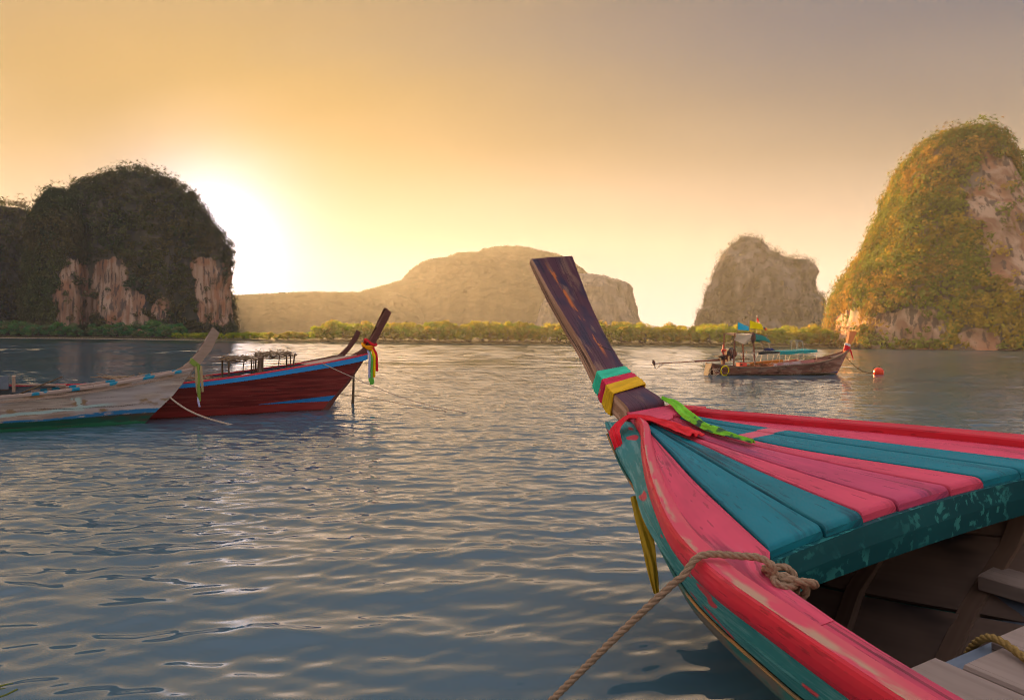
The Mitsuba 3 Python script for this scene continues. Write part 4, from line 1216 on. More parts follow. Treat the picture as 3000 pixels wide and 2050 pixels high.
wood('mat_orange_paint', lambda p, n, uv: mix((0.75, 0.20, 0.05), (0.80, 0.32, 0.12), fbm(uv.x * 4, uv.y * 10, 0.5, 3)), 0.5, 0)


def strip(path, width, thick, seed=0, up=(0, 1, 0), n=30, folds=2):
    return ribbon(path, width, thick, up, seed, n, folds)


# ---- white boat at left
W = Craft('longtail_boat', 'weathered whitish longtail boat with pale curved prow, cut off by the left edge', Frame((-6.64, 13.2), (.826, .563)))
_st = [(.80, .95), (.46, .48), (.14, .16), (0, 0), (-.3, -.35)]
_sh = [(.80, .95), (.5, .90), (0, .815), (-.6, .72), (-1.1, .655), (-2.13, .565), (-4, .50), (-6.8, .62)]
hull(W, _st, _sh, [(0, .03), (.1, .24), (.25, .36), (.45, .43), (.7, .43), (1, .30)], (-6.8, -6.5), [1, .84, .70, .57, .45, .30, .12, 0], ['mat_hull_white'] * 7, rail=(.075, .04), rail_mat='mat_pale_rail')
W.part('prow_post', prism([(.50, .93), (.66, 1.03), (.79, 1.15), (.92, 1.31), (1.02, 1.48), (1.16, 1.76), (1.28, 1.64), (1.13, 1.31), (.93, 1.05), (.8, .91), (.46, .48), (.14, .16), (0, 0), (-.3, -.35), (-.45, -.35), (-.06, .14), (.28, .62), (.40, .80)], -.055, .055), 'mat_prow_pale', False, label='pale curved wooden prow')
for s in (1, -1):
    W.part('rubbing_strake', orient(loft([[(p[0], s * (p[1] + a), p[2] + b) for a, b in ((0, -.05), (0, -.085), (.03, -.08), (.03, -.055))] for p in [(f, w_, z) for f, w_, z in zip(np.linspace(.72, -6.4, 40), np.interp(np.linspace(0, 1, 40), [0, .1, .25, .45, .7, 1], [.07, .25, .375, .44, .44, .33]), interp(np.linspace(.72, -6.4, 40), [q[0] for q in _sh[::-1]], [q[1] for q in _sh[::-1]]))]])), 'mat_prow_pale', True)
for a, b, h in ((-1.1, .08, .22), (-2.0, .03, .26), (-2.8, 0, .28), (-3.6, -.02, .28), (-5, 0, .28)):
    W.part('thwart', bar((a, -h, .45 + b), (a, h, .45 + b), .16, .03), 'mat_prow_pale', False)
W.slab('bottom_board', V([[(f, r, .16) for r in (-.13, 0, .13)] for f in np.linspace(-1.6, -6.0, 8)]), .03, 'mat_dark_wood')
W.slab('transom', V([[(-6.7 - .2 * q, r * (1 - .5 * q), .62 - .8 * q) for r in (-.30, 0, .30)] for q in (0, .5, 1)]), .03, 'mat_hull_white', True)
W.part('inner_board', bar((-1.35, -.36, .655), (-3.4, -.41, .58), .03, .12), 'mat_blue_grey', False)
W.part('side_plank', bar((-1.2, -.30, .70), (-3.0, -.42, .79), .10, .025), 'mat_prow_pale', False, label='loose plank lying along the far gunwale')
_b = thing('wooden_bin', 'grey wooden bin with a pale slatted end standing in the white boat', 'box')
for nm, m, mt in (('side', bar((-2.02, -.50, .77), (-3.1, -.50, .77), .03, .20), 'mat_blue_grey'), ('side', bar((-2.02, -.15, .77), (-3.1, -.15, .77), .03, .20), 'mat_blue_grey'), ('end', bar((-1.95, -.53, .75), (-1.95, -.12, .75), .05, .26), 'mat_prow_pale'), ('floor', bar((-2.02, -.325, .67), (-3.1, -.325, .67), .34, .03), 'mat_dark_wood')):
    add(f'{_b}__{nm}', (W.fr(m[0]), m[1][:, ::-1]), mt)
_k = thing('pole', 'thin dark pole leaning on the gunwale of the white boat', 'pole')
_m = tube(W.fr([(-2.0, .20, .55), (-1.7, .24, .69), (-1.27, .24, .88)]), [.016, .016, .012], 6)
add(_k, (_m[0], _m[1]), 'mat_stick', True)
_k = thing('ribbon', 'faded green and tan cloth strips hanging from the prow of the white boat', 'ribbon')
for j, (mt, x, zt, zb, wd) in enumerate((('moss', .90, 1.06, .36, .06), ('faded', .865, 1.02, .52, .05), ('faded', .955, 1.03, .54, .05), ('lilac', .90, .45, .26, .04))):
    _m = strip([(x - .01, .075, zt), (x, .095, (zt + zb) / 2), (x + .02, .085, zb)], [wd * .7, wd, wd * .8], .012, j)
    add(f'{_k}__strip', (W.fr(_m[0]), _m[1][:, ::-1]), 'mat_tarp_' + mt, True, uv=_m[2])
_m = orient(loft([[(.80 + .05 * q + a, r * .066, 1.04 + .08 * q - a * .9) for a, r in ((-.055, -1), (-.055, 1), (.12, 1), (.12, -1))] for q in (0, .5, 1)]))
add(f'{_k}__wrap', (W.fr(_m[0]), _m[1][:, ::-1]), 'mat_tarp_moss', False)
_k = thing('mooring_line', 'pale rope sagging from the stem of the white boat into the water', 'rope')
_m = rope(W.fr(spline([(.40, .06, .47), (.58, .3, .30), (.85, .6, .14), (1.5, 1.15, -.06)], 24)), .016, pitch=.14)
add(_k, (_m[0], _m[1]), 'mat_rope_pale', True)

# ---- dark red boat
R = Craft('longtail_boat', 'dark red longtail boat with blue gunwale band and ribbons on its prow', Frame((-4.04, 16.1), (.857, .515)))
_st = [(.86, 1.20), (.45, .60), (.18, .27), (0, 0), (-.3, -.4)]
_sh = [(.86, 1.20), (.7, 1.165), (.06, 1.055), (-.4, .99), (-.88, .925), (-1.99, .775), (-3.1, .665), (-5, .60), (-7, .70)]
_ln = hull(R, _st, _sh, [(0, .03), (.08, .25), (.2, .5), (.4, .70), (.7, .70), (1, .45)], (-7, -6.7), [.935, .80, .66, .52, .38, .24, .1, 0], ['mat_hull_red'] * 7, rail=(.03, .01), rail_mat='mat_red_paint', zk=-.4)
for s in (1, -1):
    P, Q = _ln(1.0), _ln(.93)
    R.part('gunwale_band', orient(loft([[(p[0], s * (p[1] + a), z) for a, z in ((-.015, q[2] - .005), (.028, q[2] - .005), (.034, p[2] - .002), (-.015, p[2] - .002))] for p, q in zip(P, Q)])), 'mat_blue_paint', True)
    R.part('cap_rail', orient(loft([[(p[0], s * (p[1] + a), p[2] + b) for a, b in ((-.05, 0), (-.05, .03), (.030, .03), (.036, 0))] for p in P])), 'mat_red_paint', True)
R.part('prow_post', prism([(.50, 1.17), (.70, 1.26), (.83, 1.36), (.93, 1.49), (1.10, 1.82), (1.31, 2.26), (1.43, 2.15), (1.31, 1.92), (1.12, 1.57), (1.0, 1.4), (.90, 1.24), (.83, 1.13), (.45, .57), (.18, .26), (0, 0), (-.3, -.4), (-.45, -.4), (-.06, .1), (.30, .62), (.60, 1.05)], -.085, .085), 'mat_prow_brown', False, label='straight brown timber prow')
R.slab('foredeck', V([[(f, r * w_, 1.19 - .19 * (.7 - f)) for r in (-1, -.5, 0, .5, 1)] for f, w_ in ((.66, .07), (.3, .22), (-.1, .36), (-.5, .47))]), .025, 'mat_prow_pale')
for a, h in ((-.9, .27), (-1.5, .34), (-2.3, .40), (-3.4, .46), (-4.8, .45)):
    R.part('thwart', bar((a, -h, .60), (a, h, .60), .18, .03), 'mat_blue_grey', False)
R.slab('bottom_board', V([[(f, r, .15) for r in (-.2, 0, .2)] for f in np.linspace(-1.4, -6.2, 8)]), .03, 'mat_dark_wood')
R.slab('transom', V([[(-6.95 - .2 * q, r * (1 - .5 * q), .70 - .8 * q) for r in (-.44, 0, .44)] for q in (0, .5, 1)]), .03, 'mat_hull_red', True)
R.part('inner_strake', orient(loft([[(p[0], -(p[1] - .03 + a), p[2] - .02 + b) for a, b in ((0, 0), (0, -.12), (-.02, -.12), (-.02, 0))] for p in _ln(1.0)[8:52]])), 'mat_blue_grey', True)


def shelter(key, label, f0, f1, z, r0, r1, zf0, zf1, seed):
    k = thing(key, label, 'stand')
    rg = np.random.default_rng(seed)
    def put(nm, m, mt, sm=True):
        add(f'{k}__{nm}', (R.fr(m[0]), np.asarray(m[1])[:, ::-1]), mt, sm, uv=m[2] if sm in (True, False) else None)
    for f, zb in ((f0, zf0), (f1, zf1)):
        for r in (r0, r1):
            put('post', tube(spline([(f, r, zb - .25), (f + rg.normal(0, .012), r, (zb + z) / 2), (f, r, z + .03)], 6), .020 if f == f0 else .016, 6), 'mat_stick')
    put('post', tube(spline([((f0 + f1) / 2 + .02, r1, zf0 - .15), ((f0 + f1) / 2 - .01, r1, (zf0 + z) / 2), ((f0 + f1) / 2 + .01, r1, z)], 6), .011, 6), 'mat_stick')
    put('post', tube([(f1 - .09, r1 - .05, zf1 - .2), (f1 - .085, r1 - .05, z)], .011, 6), 'mat_stick')
    for r in (r0, r1):
        put('beam', tube(spline([(f0 - .04, r, z - .02), ((f0 + f1) / 2, r, z - .045), (f1 + .04, r, z)], 8), .013, 6), 'mat_stick')
        put('beam', tube(spline([(f0, r, z - .075), ((f0 + f1) / 2, r, z - .085), (f1, r, z - .05)], 8), .010, 6), 'mat_stick')
    put('brace', tube([((f0 + f1) / 2 - .14, r1 + .01, zf0 + .16), ((f0 + f1) / 2 + .14, r1 - .06, zf0 + .08)], .010, 5), 'mat_stick')
    parts = []
    for q in range(170):
        a = V([rg.uniform(f0 - .05, f1 - .02), rg.uniform(r0 - .05, r1 + .05), z + rg.uniform(-.01, .05)])
        d = V([rg.uniform(-.2, .2), rg.uniform(-.22, .22), rg.normal(0, .025)])
        parts.append(bar(a, a + d, rg.uniform(.015, .05), .005))
    for q in range(6):
        a = V([rg.uniform(f0, f1), rg.uniform(r0, r1), z + .03])
        parts.append(tube([a, a + [rg.uniform(-.08, .08), 0, rg.uniform(.05, .13)]], .005, 4))
    v, f, uv = join(parts)
    add(f'{k}__thatch', (R.fr(v), f[:, ::-1]), 'mat_thatch', False, uv=uv, kind='stuff')


shelter('brushwood_stand', 'low brushwood stand in the red boat, the one nearer its stern', -2.14, -1.55, 1.11, -.42, .30, .68, .76, 1)
shelter('brushwood_stand', 'low brushwood stand in the red boat, the one nearer its prow', -1.46, -.80, 1.20, -.42, .28, .78, .92, 2)
_k = thing('post', 'squared pale post between the two brushwood stands in the red boat', 'post')
_m = bar(R.fr((-1.50, .22, .55)), R.fr((-1.495, .22, 1.15)), .085, .07, up=(1, 0, 0))
add(_k, (_m[0], _m[1]), 'mat_prow_pale', False)
_m = bar(R.fr((-1.50, .22, 1.13)), R.fr((-1.495, .22, 1.17)), .13, .10, up=(1, 0, 0))
add(_k + '__cap', (_m[0], _m[1]), 'mat_prow_pale', False)
_k = thing('brushwood_pile', 'heap of dry sticks lying along the stern half of the red boat', 'brushwood')
_rg = np.random.default_rng(4)
_pp = []
for q in range(150):
    f = _rg.uniform(-4.2, -2.2)
    a = V([f, _rg.uniform(-.5, .45), .68 + .10 * sst(-2.2, -3.2, f) * _rg.random() + .02])
    _pp.append(tube([a, a + V([_rg.uniform(-.4, .4), _rg.uniform(-.15, .15), _rg.uniform(-.04, .07)])], _rg.uniform(.004, .010), 4))
_m = join(_pp)
add(_k, (R.fr(_m[0]), _m[1][:, ::-1]), 'mat_thatch', True, uv=_m[2])
_k = thing('sack', 'pale sack lying in the red boat below the brushwood stands', 'sack')
_s = trimesh.creation.icosphere(3, 1.0)
_sv = V(_s.vertices) * V([.16, .12, .09]) * (1 + .25 * (meshkit.fbm(V(_s.vertices) * 2.2, 3, 2) - .5)[:, None]) + V([-1.78, .35, .735])
add(_k, (R.fr(_sv), _s.faces[:, ::-1]), 'mat_tarp_white', True, uv=_sv[:, :2])
_k = thing('ribbon_bundle', 'bundle of red, yellow, green and lilac ribbons hanging from the red boat prow', 'ribbon')


def rb(name, m, mt):
    add(f'{_k}__{name}', (R.fr(m[0]), np.asarray(m[1])[:, ::-1]), mt, True, uv=m[2])


for j, (mt, x, zt, zb, wd, r) in enumerate((('lilac', .905, 1.30, .66, .075, .11), ('lime', .945, 1.28, .56, .05, .13), ('orange', .99, 1.34, .68, .085, .12), ('gold', 1.005, 1.30, .72, .04, .145), ('lime', .955, .74, .52, .10, .10))):
    rb('ribbon', strip([(x - .04, r - .03, zt), (x - .01, r + .03, zt - .12), (x, r + .02, (zt + zb) / 2), (x + .01, r, zb)], [wd * .6, wd, wd, wd * .9], .016, j + 3), 'mat_tarp_' + mt)
for j, (x, zb) in enumerate(((1.045, .82), (1.03, .88))):
    rb('ribbon', strip([(x - .06, .10, 1.36), (x - .01, .14, 1.22), (x + .02, .12, 1.0), (x + .035, .11, zb)], [.05, .075, .075, .06], .016, j + 11), 'mat_cloth_red')
_ang = np.linspace(0, 2 * np.pi, 30)
for q, (zc, mt, rr_) in enumerate(((1.375, 'mat_tarp_orange', .028), (1.345, 'mat_tarp_orange', .024), (1.455, 'mat_cloth_red', .030))):
    m = tube([(.90 + .125 * math.cos(a) + (.06 if q == 2 else 0), .125 * math.sin(a), zc + .03 * math.sin(a * 2 + q) + .05 * math.cos(a) * -1) for a in _ang], rr_ * (1 + .15 * np.sin(_ang * 5)), 8)
    rb('wrap', m, mt)
for q, (a, b, c_, d) in enumerate((((-.29, .42, 1.03), (.58, .9, .59), (1.6, 1.6, .17), (2.64, 2.1, -.05)), ((.20, .10, .33), (.7, .5, .27), (1.7, 1.3, .06), (2.64, 2.0, -.06)))):
    kk = thing('mooring_line', ('thin rope from the blue band of the red boat slanting into the water', 'thinner rope from the stem of the red boat slanting into the water')[q], 'rope')
    m = tube(R.fr(spline([a, b, c_, d], 30)), .009 if q == 0 else .007, 6)
    add(kk, (m[0], m[1]), 'mat_rope_pale' if q == 0 else 'mat_rope', True)
_k = thing('mooring_stake', 'thin stake standing in the water beside the prow of the red boat', 'stake')
m = tube(R.fr(spline([(.80, -.9, -.4), (.86, -.9, .02), (.875, -.9, .30), (.88, -.9, .95)], 10)), [.03, .035, .036, .035, .032, .03, .028, .028, .026, .026], 7)
add(_k, (m[0], m[1]), 'mat_stick', True)

# ---- boat hidden behind the red one: only its prow and gunwale show
H = Craft('longtail_boat', 'dark longtail boat mostly hidden behind the red boat, its short prow showing', Frame((-4.9, 20.0), (.857, .515)))
_st = [(.25, 1.08), (.05, .5), (-.1, 0), (-.4, -.4)]
_lh = hull(H, _st, [(.25, 1.08), (-.74, .86), (-2, .62), (-4.2, .50)], [(0, .03), (.1, .3), (.3, .6), (.7, .62), (1, .4)], (-4.2, -4.0), [1, .7, .4, 0], ['mat_hull_brown'] * 3, n=36, zk=-.4)
H.part('prow_post', prism([(.10, 1.05), (.24, 1.16), (.42, 1.33), (.60, 1.62), (.68, 1.78), (.77, 1.71), (.68, 1.53), (.50, 1.27), (.30, 1.05), (.06, .5), (-.1, 0), (-.4, -.4), (-.5, -.4), (-.1, .4)], -.06, .06), 'mat_prow_brown', False)
H.slab('transom', V([[(-4.15 - .2 * q, r * (1 - .5 * q), .62 - .8 * q) for r in (-.4, 0, .4)] for q in (0, .5, 1)]), .03, 'mat_hull_brown', True)

# ---- working longtail boat at right with its engine, flags and canopy
B = Craft('longtail_boat', 'reddish brown longtail boat with engine, flags and canopy moored at right', Frame((15.43, 34.8), (.95, .313)))
_st = [(.70, 1.18), (.49, .85), (.17, .27), (0, 0), (-.3, -.4)]
_sh = [(.70, 1.18), (.45, 1.06), (-.19, .85), (-1.21, .635), (-2.0, .54), (-3.36, .45), (-4.88, .37), (-5.87, .37), (-6.36, .42), (-7.0, .53)]
_ln = hull(B, _st, _sh, [(0, .03), (.08, .25), (.2, .55), (.4, .80), (.65, .80), (.88, .55), (1, .24)], (-7.0, -6.7), [1, .84, .66, .5, .3, .12, 0], ['mat_hull_brown'] * 6, rail=(.07, .05), rail_mat='mat_brown_wood', zk=-.4)
B.part('prow_post', prism([(.45, 1.08), (.54, 1.26), (.60, 1.45), (.73, 2.06), (1.08, 2.07), (1.14, 1.98), (.95, 1.68), (.83, 1.47), (.76, 1.25), (.70, 1.12), (.49, .82), (.17, .27), (0, 0), (-.3, -.4), (-.4, -.4), (-.05, .1), (.30, .7)], -.07, .07), 'mat_orange_paint', False, label='orange painted prow')
for f in (-5.6, -4.9, -4.0, -2.9, -1.9):
    B.part('thwart', bar((f, -.75, .36), (f, .75, .36), .2, .03), 'mat_brown_wood', False)
B.slab('bottom_board', V([[(f, r, .10) for r in (-.6, 0, .6)] for f in np.linspace(-.5, -6.6, 10)]), .03, 'mat_dark_wood')
B.slab('transom', V([[(-6.95 - .25 * q, r * (1 - .5 * q), .53 - .8 * q) for r in (-.25, 0, .25)] for q in (0, .5, 1)]), .04, 'mat_dark_wood')
B.slab('foredeck', V([[(f, r * w_, z) for r in (-1, -.5, 0, .5, 1)] for f, w_, z in ((.58, .06, 1.04), (.2, .24, .92), (-.2, .40, .80))]), .025, 'mat_brown_wood')
B.part('coaming', bar((-3.97, .55, .48), (-1.7, .50, .66), .03, .13), 'mat_pinkish', False, label='faded pink and lilac side board')
B.part('coaming', bar((-3.97, -.55, .48), (-1.7, -.50, .66), .03, .13), 'mat_pinkish', False)
B.slab('stern_deck', V([[(f, r * w_, .46 + .04 * (-f - 5.9)) for r in (-1, 0, 1)] for f, w_ in ((-6.95, .24), (-6.5, .42), (-6.0, .54))]), .03, 'mat_iron')
# poles and pipe frames
def pipe(name, pts, r, mt='mat_pipe'):
    m = tube(pts, r, 7)
    B.part(name, m, mt, True)
for a, b, r, mt in (((-5.98, .4, .40), (-5.94, .4, 1.92), .03, 'mat_rust'), ((-4.86, .4, .35), (-4.98, .4, 1.95), .035, 'mat_rust'), ((-5.98, -.4, .40), (-5.94, -.4, 1.90), .03, 'mat_rust'), ((-4.86, -.4, .35), (-4.98, -.4, 1.92), .03, 'mat_rust'), ((-4.20, .3, 1.80), (-3.97, .3, 1.22), .016, 'mat_pipe'), ((-4.20, -.3, 1.80), (-3.90, -.3, 1.22), .016, 'mat_pipe')):
    pipe('canopy_post', [a, b], r, mt)
for r in (.4, -.4):
    pipe('canopy_rail', [(-5.96, r, 1.90), (-4.97, r, 1.92), (-4.20, r, 1.78)], .016, 'mat_rust')
for r in (.42, -.42):
    pipe('frame_pipe', [(-5.26, r, .97), (-5.0, r, 1.01), (-4.75, r, 1.09), (-3.56, r, 1.10), (-1.5, r, 1.17)], .012)
    for a, b in (((-5.0, r, 1.01), (-4.87, r, .45)), ((-4.70, r, 1.08), (-4.90, r, .45)), ((-3.81, r, 1.09), (-3.99, r, .5)), ((-3.56, r, 1.10), (-3.56, r, .45)), ((-2.89, r, 1.12), (-3.12, r, .5)), ((-2.53, r, 1.14), (-2.52, r, .5)), ((-1.5, r, 1.17), (-1.5, r, .7))):
        pipe('frame_leg', [a, b], .010)
pipe('roof_pole', [(-4.6, .0, 1.215), (-3.34, .0, 1.24)], .02, 'mat_stick')
pipe('roof_pole', [(-4.5, -.2, 1.20), (-3.2, -.2, 1.235)], .018, 'mat_stick')
for r in (-.1, .25):
    pipe('hoop', [(-2.46, r, 1.10), (-2.53, r, 1.58), (-2.50, r, 1.60), (-2.20, r, 1.60), (-2.16, r, 1.57), (-2.10, r, 1.12)], .016)


def sheet(key, label, cat, corners, mat, sag=0.0, wave=.03, seed=0, thick=.01, n=18, m=14):
    """A cloth between four corners (along the near edge a-b, far edge d-c)."""
    a, b, c_, d = map(lambda q: V(q, float), corners)
    u, v = np.meshgrid(np.linspace(0, 1, m), np.linspace(0, 1, n), indexing='ij')
    g = (a * (1 - v)[..., None] + b * v[..., None]) * (1 - u)[..., None] + (d * (1 - v)[..., None] + c_ * v[..., None]) * u[..., None]
    g[..., 2] -= sag * 4 * v * (1 - v)
    g = g + wave * (meshkit.fbm(np.stack([u * 3, v * 3, u * 0 + seed], -1), 3, seed) - .5)[..., None] * V([.6, 1, 1])
    ms = slab(g, thick)
    k = thing(key, label, cat) if label else key
    add(k, (B.fr(ms[0]), ms[1][:, ::-1]), mat, True, uv=ms[2])
    return k


sheet('tarpaulin', 'cream cloth sagging between two posts above the engine of the right boat', 'tarpaulin', [(-5.95, .43, 1.92), (-5.0, .43, 1.93), (-5.10, -.35, 1.92), (-5.92, -.35, 1.90)], 'mat_tarp_cream', .10, .08, 1)
_k = 'tarpaulin'
_g = []
for q in np.linspace(0, 1, 12):
    row = []
    for v in np.linspace(0, 1, 18):
        f = -5.95 + .95 * v + .04 * math.sin(q * 5)
        top = 1.92 - .10 * 4 * v * (1 - v)
        bot = 1.60 - .16 * 4 * v * (1 - v) + .02 * math.sin(v * 9)
        row.append((f, .45 + .05 * math.sin(q * 4 + v * 9) * q, top * (1 - q) + bot * q))
    _g.append(row)
_m = slab(V(_g), .01)
add('tarpaulin__side_flap', (B.fr(_m[0]), _m[1][:, ::-1]), 'mat_tarp_cream', True, uv=_m[2])
_k = thing('awning', 'dark green awning stretched forward of the middle post on the right boat', 'awning')
_g = []
for q in np.linspace(-1, 1, 13):
    row = []
    for v in np.linspace(0, 1, 16):
        f = -4.95 + .95 * v
        crown = 1.93 - .22 * v ** 2.2
        row.append((f, .45 * q * (1 - .2 * v), crown - (.34 - .10 * v) * abs(q) ** 2.2))
    _g.append(row)
_m = slab(V(_g), .012)
add(_k, (B.fr(_m[0]), _m[1][:, ::-1]), 'mat_tarp_green', True, uv=_m[2])
_k = thing('bundle', 'dark cloth bundle tied to the middle canopy post of the right boat', 'cloth')
_s = trimesh.creation.icosphere(3, 1.0)
_v = V(_s.vertices) * V([.13, .12, .24]) * (1 + .5 * (meshkit.fbm(V(_s.vertices) * 2.0, 3, 5) - .5)[:, None]) + V([-5.0, .42, 1.72])
add(_k, (B.fr(_v), _s.faces[:, ::-1]), 'mat_iron', True, uv=_v[:, :2])
sheet('tarpaulin', 'long teal tarpaulin roof over the forward half of the right boat', 'tarpaulin', [(-3.56, .45, 1.10), (-1.5, .45, 1.18), (-1.5, -.45, 1.20), (-3.56, -.45, 1.13)], 'mat_tarp_teal', .02, .04, 3, .012)
_m = slab(V([[(f, .455 + .012 * math.sin(f * 9 + q * 3), z1 * (1 - q) + z0 * q) for f, z0, z1 in zip(np.linspace(-3.56, -1.5, 26), np.linspace(.94, 1.06, 26) + .012 * np.sin(np.linspace(0, 15, 26)), np.linspace(1.10, 1.18, 26))] for q in (0, .33, .66, 1)]), .01)
add('tarpaulin_001__side_flap', (B.fr(_m[0]), _m[1][:, ::-1]), 'mat_tarp_teal', True, uv=_m[2])
sheet('tarpaulin', 'black tarpaulin roof between the middle post and the teal tarpaulin', 'tarpaulin', [(-4.73, .45, 1.08), (-3.59, .45, 1.10), (-3.59, -.45, 1.12), (-4.73, -.45, 1.10)], 'mat_tarp_black', .01, .04, 4, .012)
_m = slab(V([[(f, .455, z1 * (1 - q) + z0 * q) for f, z0, z1 in zip(np.linspace(-4.73, -3.59, 16), np.linspace(.945, 1.02, 16), np.linspace(1.08, 1.10, 16))] for q in (0, .5, 1)]), .01)
add('tarpaulin_002__side_flap', (B.fr(_m[0]), _m[1][:, ::-1]), 'mat_tarp_black', True, uv=_m[2])
_k = thing('bundle', 'navy blue bundle lying on the black tarpaulin roof of the right boat', 'cloth')
_v = V(_s.vertices) * V([.26, .2, .07]) * (1 + .5 * (meshkit.fbm(V(_s.vertices) * 2.0, 3, 7) - .5)[:, None]) + V([-3.91, .15, 1.17])
add(_k, (B.fr(_v), _s.faces[:, ::-1]), 'mat_tarp_navy', True, uv=_v[:, :2])
# flags


def flag(label, pole, cloth, stripes=None):
    k = thing('flag', label, 'flag')
    m = tube(pole, .012, 6)
    add(f'{k}__pole', (B.fr(m[0]), m[1][:, ::-1]), 'mat_stick', True)
    for nm, pts, mt in cloth:
        a, b, c_, d = map(lambda q: V(q, float), pts)
        u, v = np.meshgrid(np.linspace(0, 1, 8), np.linspace(0, 1, 16), indexing='ij')
        g = (a * (1 - v)[..., None] + b * v[..., None]) * (1 - u)[..., None] + (d * (1 - v)[..., None] + c_ * v[..., None]) * u[..., None]
        g[..., 1] += .05 * np.sin(v * 7 + u * 1.5) * v
        g[..., 2] -= .03 * v * v
        ms = slab(g, .006)
        add(f'{k}__{nm}', (B.fr(ms[0]), ms[1][:, ::-1]), mt, True, uv=ms[2])


flag('bright blue flag above the cream cloth on the right boat', [(-5.52, .0, 1.80), (-5.51, .0, 2.43)], [('cloth', [(-5.51, 0, 2.41), (-4.99, .04, 2.25), (-4.97, .04, 2.06), (-5.50, 0, 2.06)], 'mat_tarp_cyan')])
flag('yellow flag beside the blue one on the right boat', [(-4.88, .0, 1.85), (-4.88, .0, 2.52)], [('cloth', [(-4.88, 0, 2.50), (-4.30, .05, 2.37), (-4.20, .05, 2.11), (-4.87, 0, 2.14)], 'mat_tarp_gold')])
_P = [V([-4.40, -.1, 2.62]), V([-4.34, -.1, 2.46]), V([-4.28, -.1, 2.38]), V([-4.17, -.1, 2.28]), V([-3.93, -.1, 2.06])]
_k = thing('flag', 'furled red, white and blue striped flag drooping from the tallest pole of the right boat', 'flag')
_m = tube([(-4.42, -.12, 1.80), (-4.41, -.11, 2.70)], .012, 6)
add(f'{_k}__pole', (B.fr(_m[0]), _m[1][:, ::-1]), 'mat_pipe', True)
_v = V(trimesh.creation.icosphere(2, .035).vertices) + V([-4.41, -.11, 2.71])
add(f'{_k}__finial', (B.fr(_v), trimesh.creation.icosphere(2, .035).faces[:, ::-1]), 'mat_tarp_white', True, uv=_v[:, :2])
for j, (mt, a, b) in enumerate((('mat_cloth_red', 0, .28), ('mat_tarp_white', .28, .42), ('mat_tarp_navy', .42, .66), ('mat_tarp_white', .66, .76), ('mat_tarp_navy', .70, .86), ('mat_cloth_red', .86, 1.0))):
    pts = spline(_P, 50)
    i0, i1 = int(a * 49), int(b * 49) + 1
    m = strip(pts[i0:i1] + V([0, .01 * j, 0]), [.07, .085, .06], .02, j, (0, 1, 0), 12, 2)
    add(f'{_k}__stripe', (B.fr(m[0]), m[1][:, ::-1]), mt, True, uv=m[2])
# engine, long shaft and propeller
E_ = thing('longtail_engine', 'rusty engine block standing on the stern of the right boat with a long propeller shaft', 'engine')


def ep(name, m, mt, sm=False):
    add(f'{E_}__{name}', (B.fr(m[0]), np.asarray(m[1])[:, ::-1]), mt, sm, uv=m[2])


def cyl(a, b, r, n=14):
    return tube([a, V(a) * .5 + V(b) * .5, b], r, n)


ep('block', bar((-6.02, 0, .98), (-5.72, 0, .98), .30, .38, bevel=.03), 'mat_iron')
ep('cylinder_head', bar((-6.04, 0, 1.19), (-5.76, 0, 1.19), .24, .08, bevel=.02), 'mat_blue_grey')
ep('sump', bar((-6.00, 0, .74), (-5.74, 0, .74), .24, .14, bevel=.02), 'mat_iron')
ep('mount', bar((-6.12, 0, .86), (-6.06, 0, .86), .22, .50), 'mat_rust')
ep('flywheel', cyl((-5.70, 0, .98), (-5.64, 0, .98), .15), 'mat_rust', True)
ep('fan_cover', cyl((-6.07, .17, 1.0), (-6.07, .22, 1.0), .13), 'mat_iron', True)
ep('gearbox', bar((-6.42, 0, .79), (-6.10, 0, .83), .20, .20, bevel=.03), 'mat_iron')
ep('tray', bar((-6.62, 0, .86), (-6.22, 0, .84), .34, .035), 'mat_iron')
ep('fuel_filter', cyl((-5.96, .20, .70), (-5.88, .20, .70), .05), 'mat_tarp_white', True)
ep('air_filter', cyl((-6.34, .02, 1.14), (-6.14, .02, 1.14), .055), 'mat_red_box', True)
ep('exhaust', tube(spline([(-6.22, 0, .95), (-6.30, 0, 1.08), (-6.27, 0, 1.22), (-6.25, 0, 1.38)], 12), .028, 8), 'mat_red_box', True)
ep('starter', cyl((-6.0, -.2, .9), (-5.75, -.2, .9), .07), 'mat_iron', True)
for a in ((-5.98, .17, .95), (-5.90, .17, .95), (-5.82, .17, .95)):
    ep('injector', cyl(a, V(a) + V([0, .02, .2]), .018, 8), 'mat_pipe', True)
for j, pts in enumerate(([(-6.0, .15, 1.2), (-5.85, .22, 1.28), (-5.72, .15, 1.1)], [(-6.3, .1, 1.1), (-6.2, .2, 1.0), (-6.0, .18, 1.12)], [(-6.1, .15, .7), (-6.25, .2, .75), (-6.35, .12, .95)])):
    ep('hose', tube(spline(pts, 12), .014, 6), 'mat_iron', True)
ep('tiller', tube([(-5.65, 0, .72), (-4.88, .05, .75)], .016, 6), 'mat_iron', True)
ep('swivel', bar((-6.25, 0, .50), (-6.25, 0, .74), .10, .14), 'mat_rust')
ep('shaft_housing', tube([(-6.42, 0, .70), (-7.7, 0, .635)], .04, 8), 'mat_rust', True)
ep('shaft', tube([(-7.65, 0, .637), (-9.70, 0, .535)], .022, 8), 'mat_rust', True)
ep('skeg', tube([(-9.25, 0, .55), (-9.66, 0, .30), (-9.72, 0, .53)], .010, 6), 'mat_rust', True)
ep('skeg', tube([(-9.45, 0, .55), (-9.52, 0, .40)], .008, 6), 'mat_rust', True)
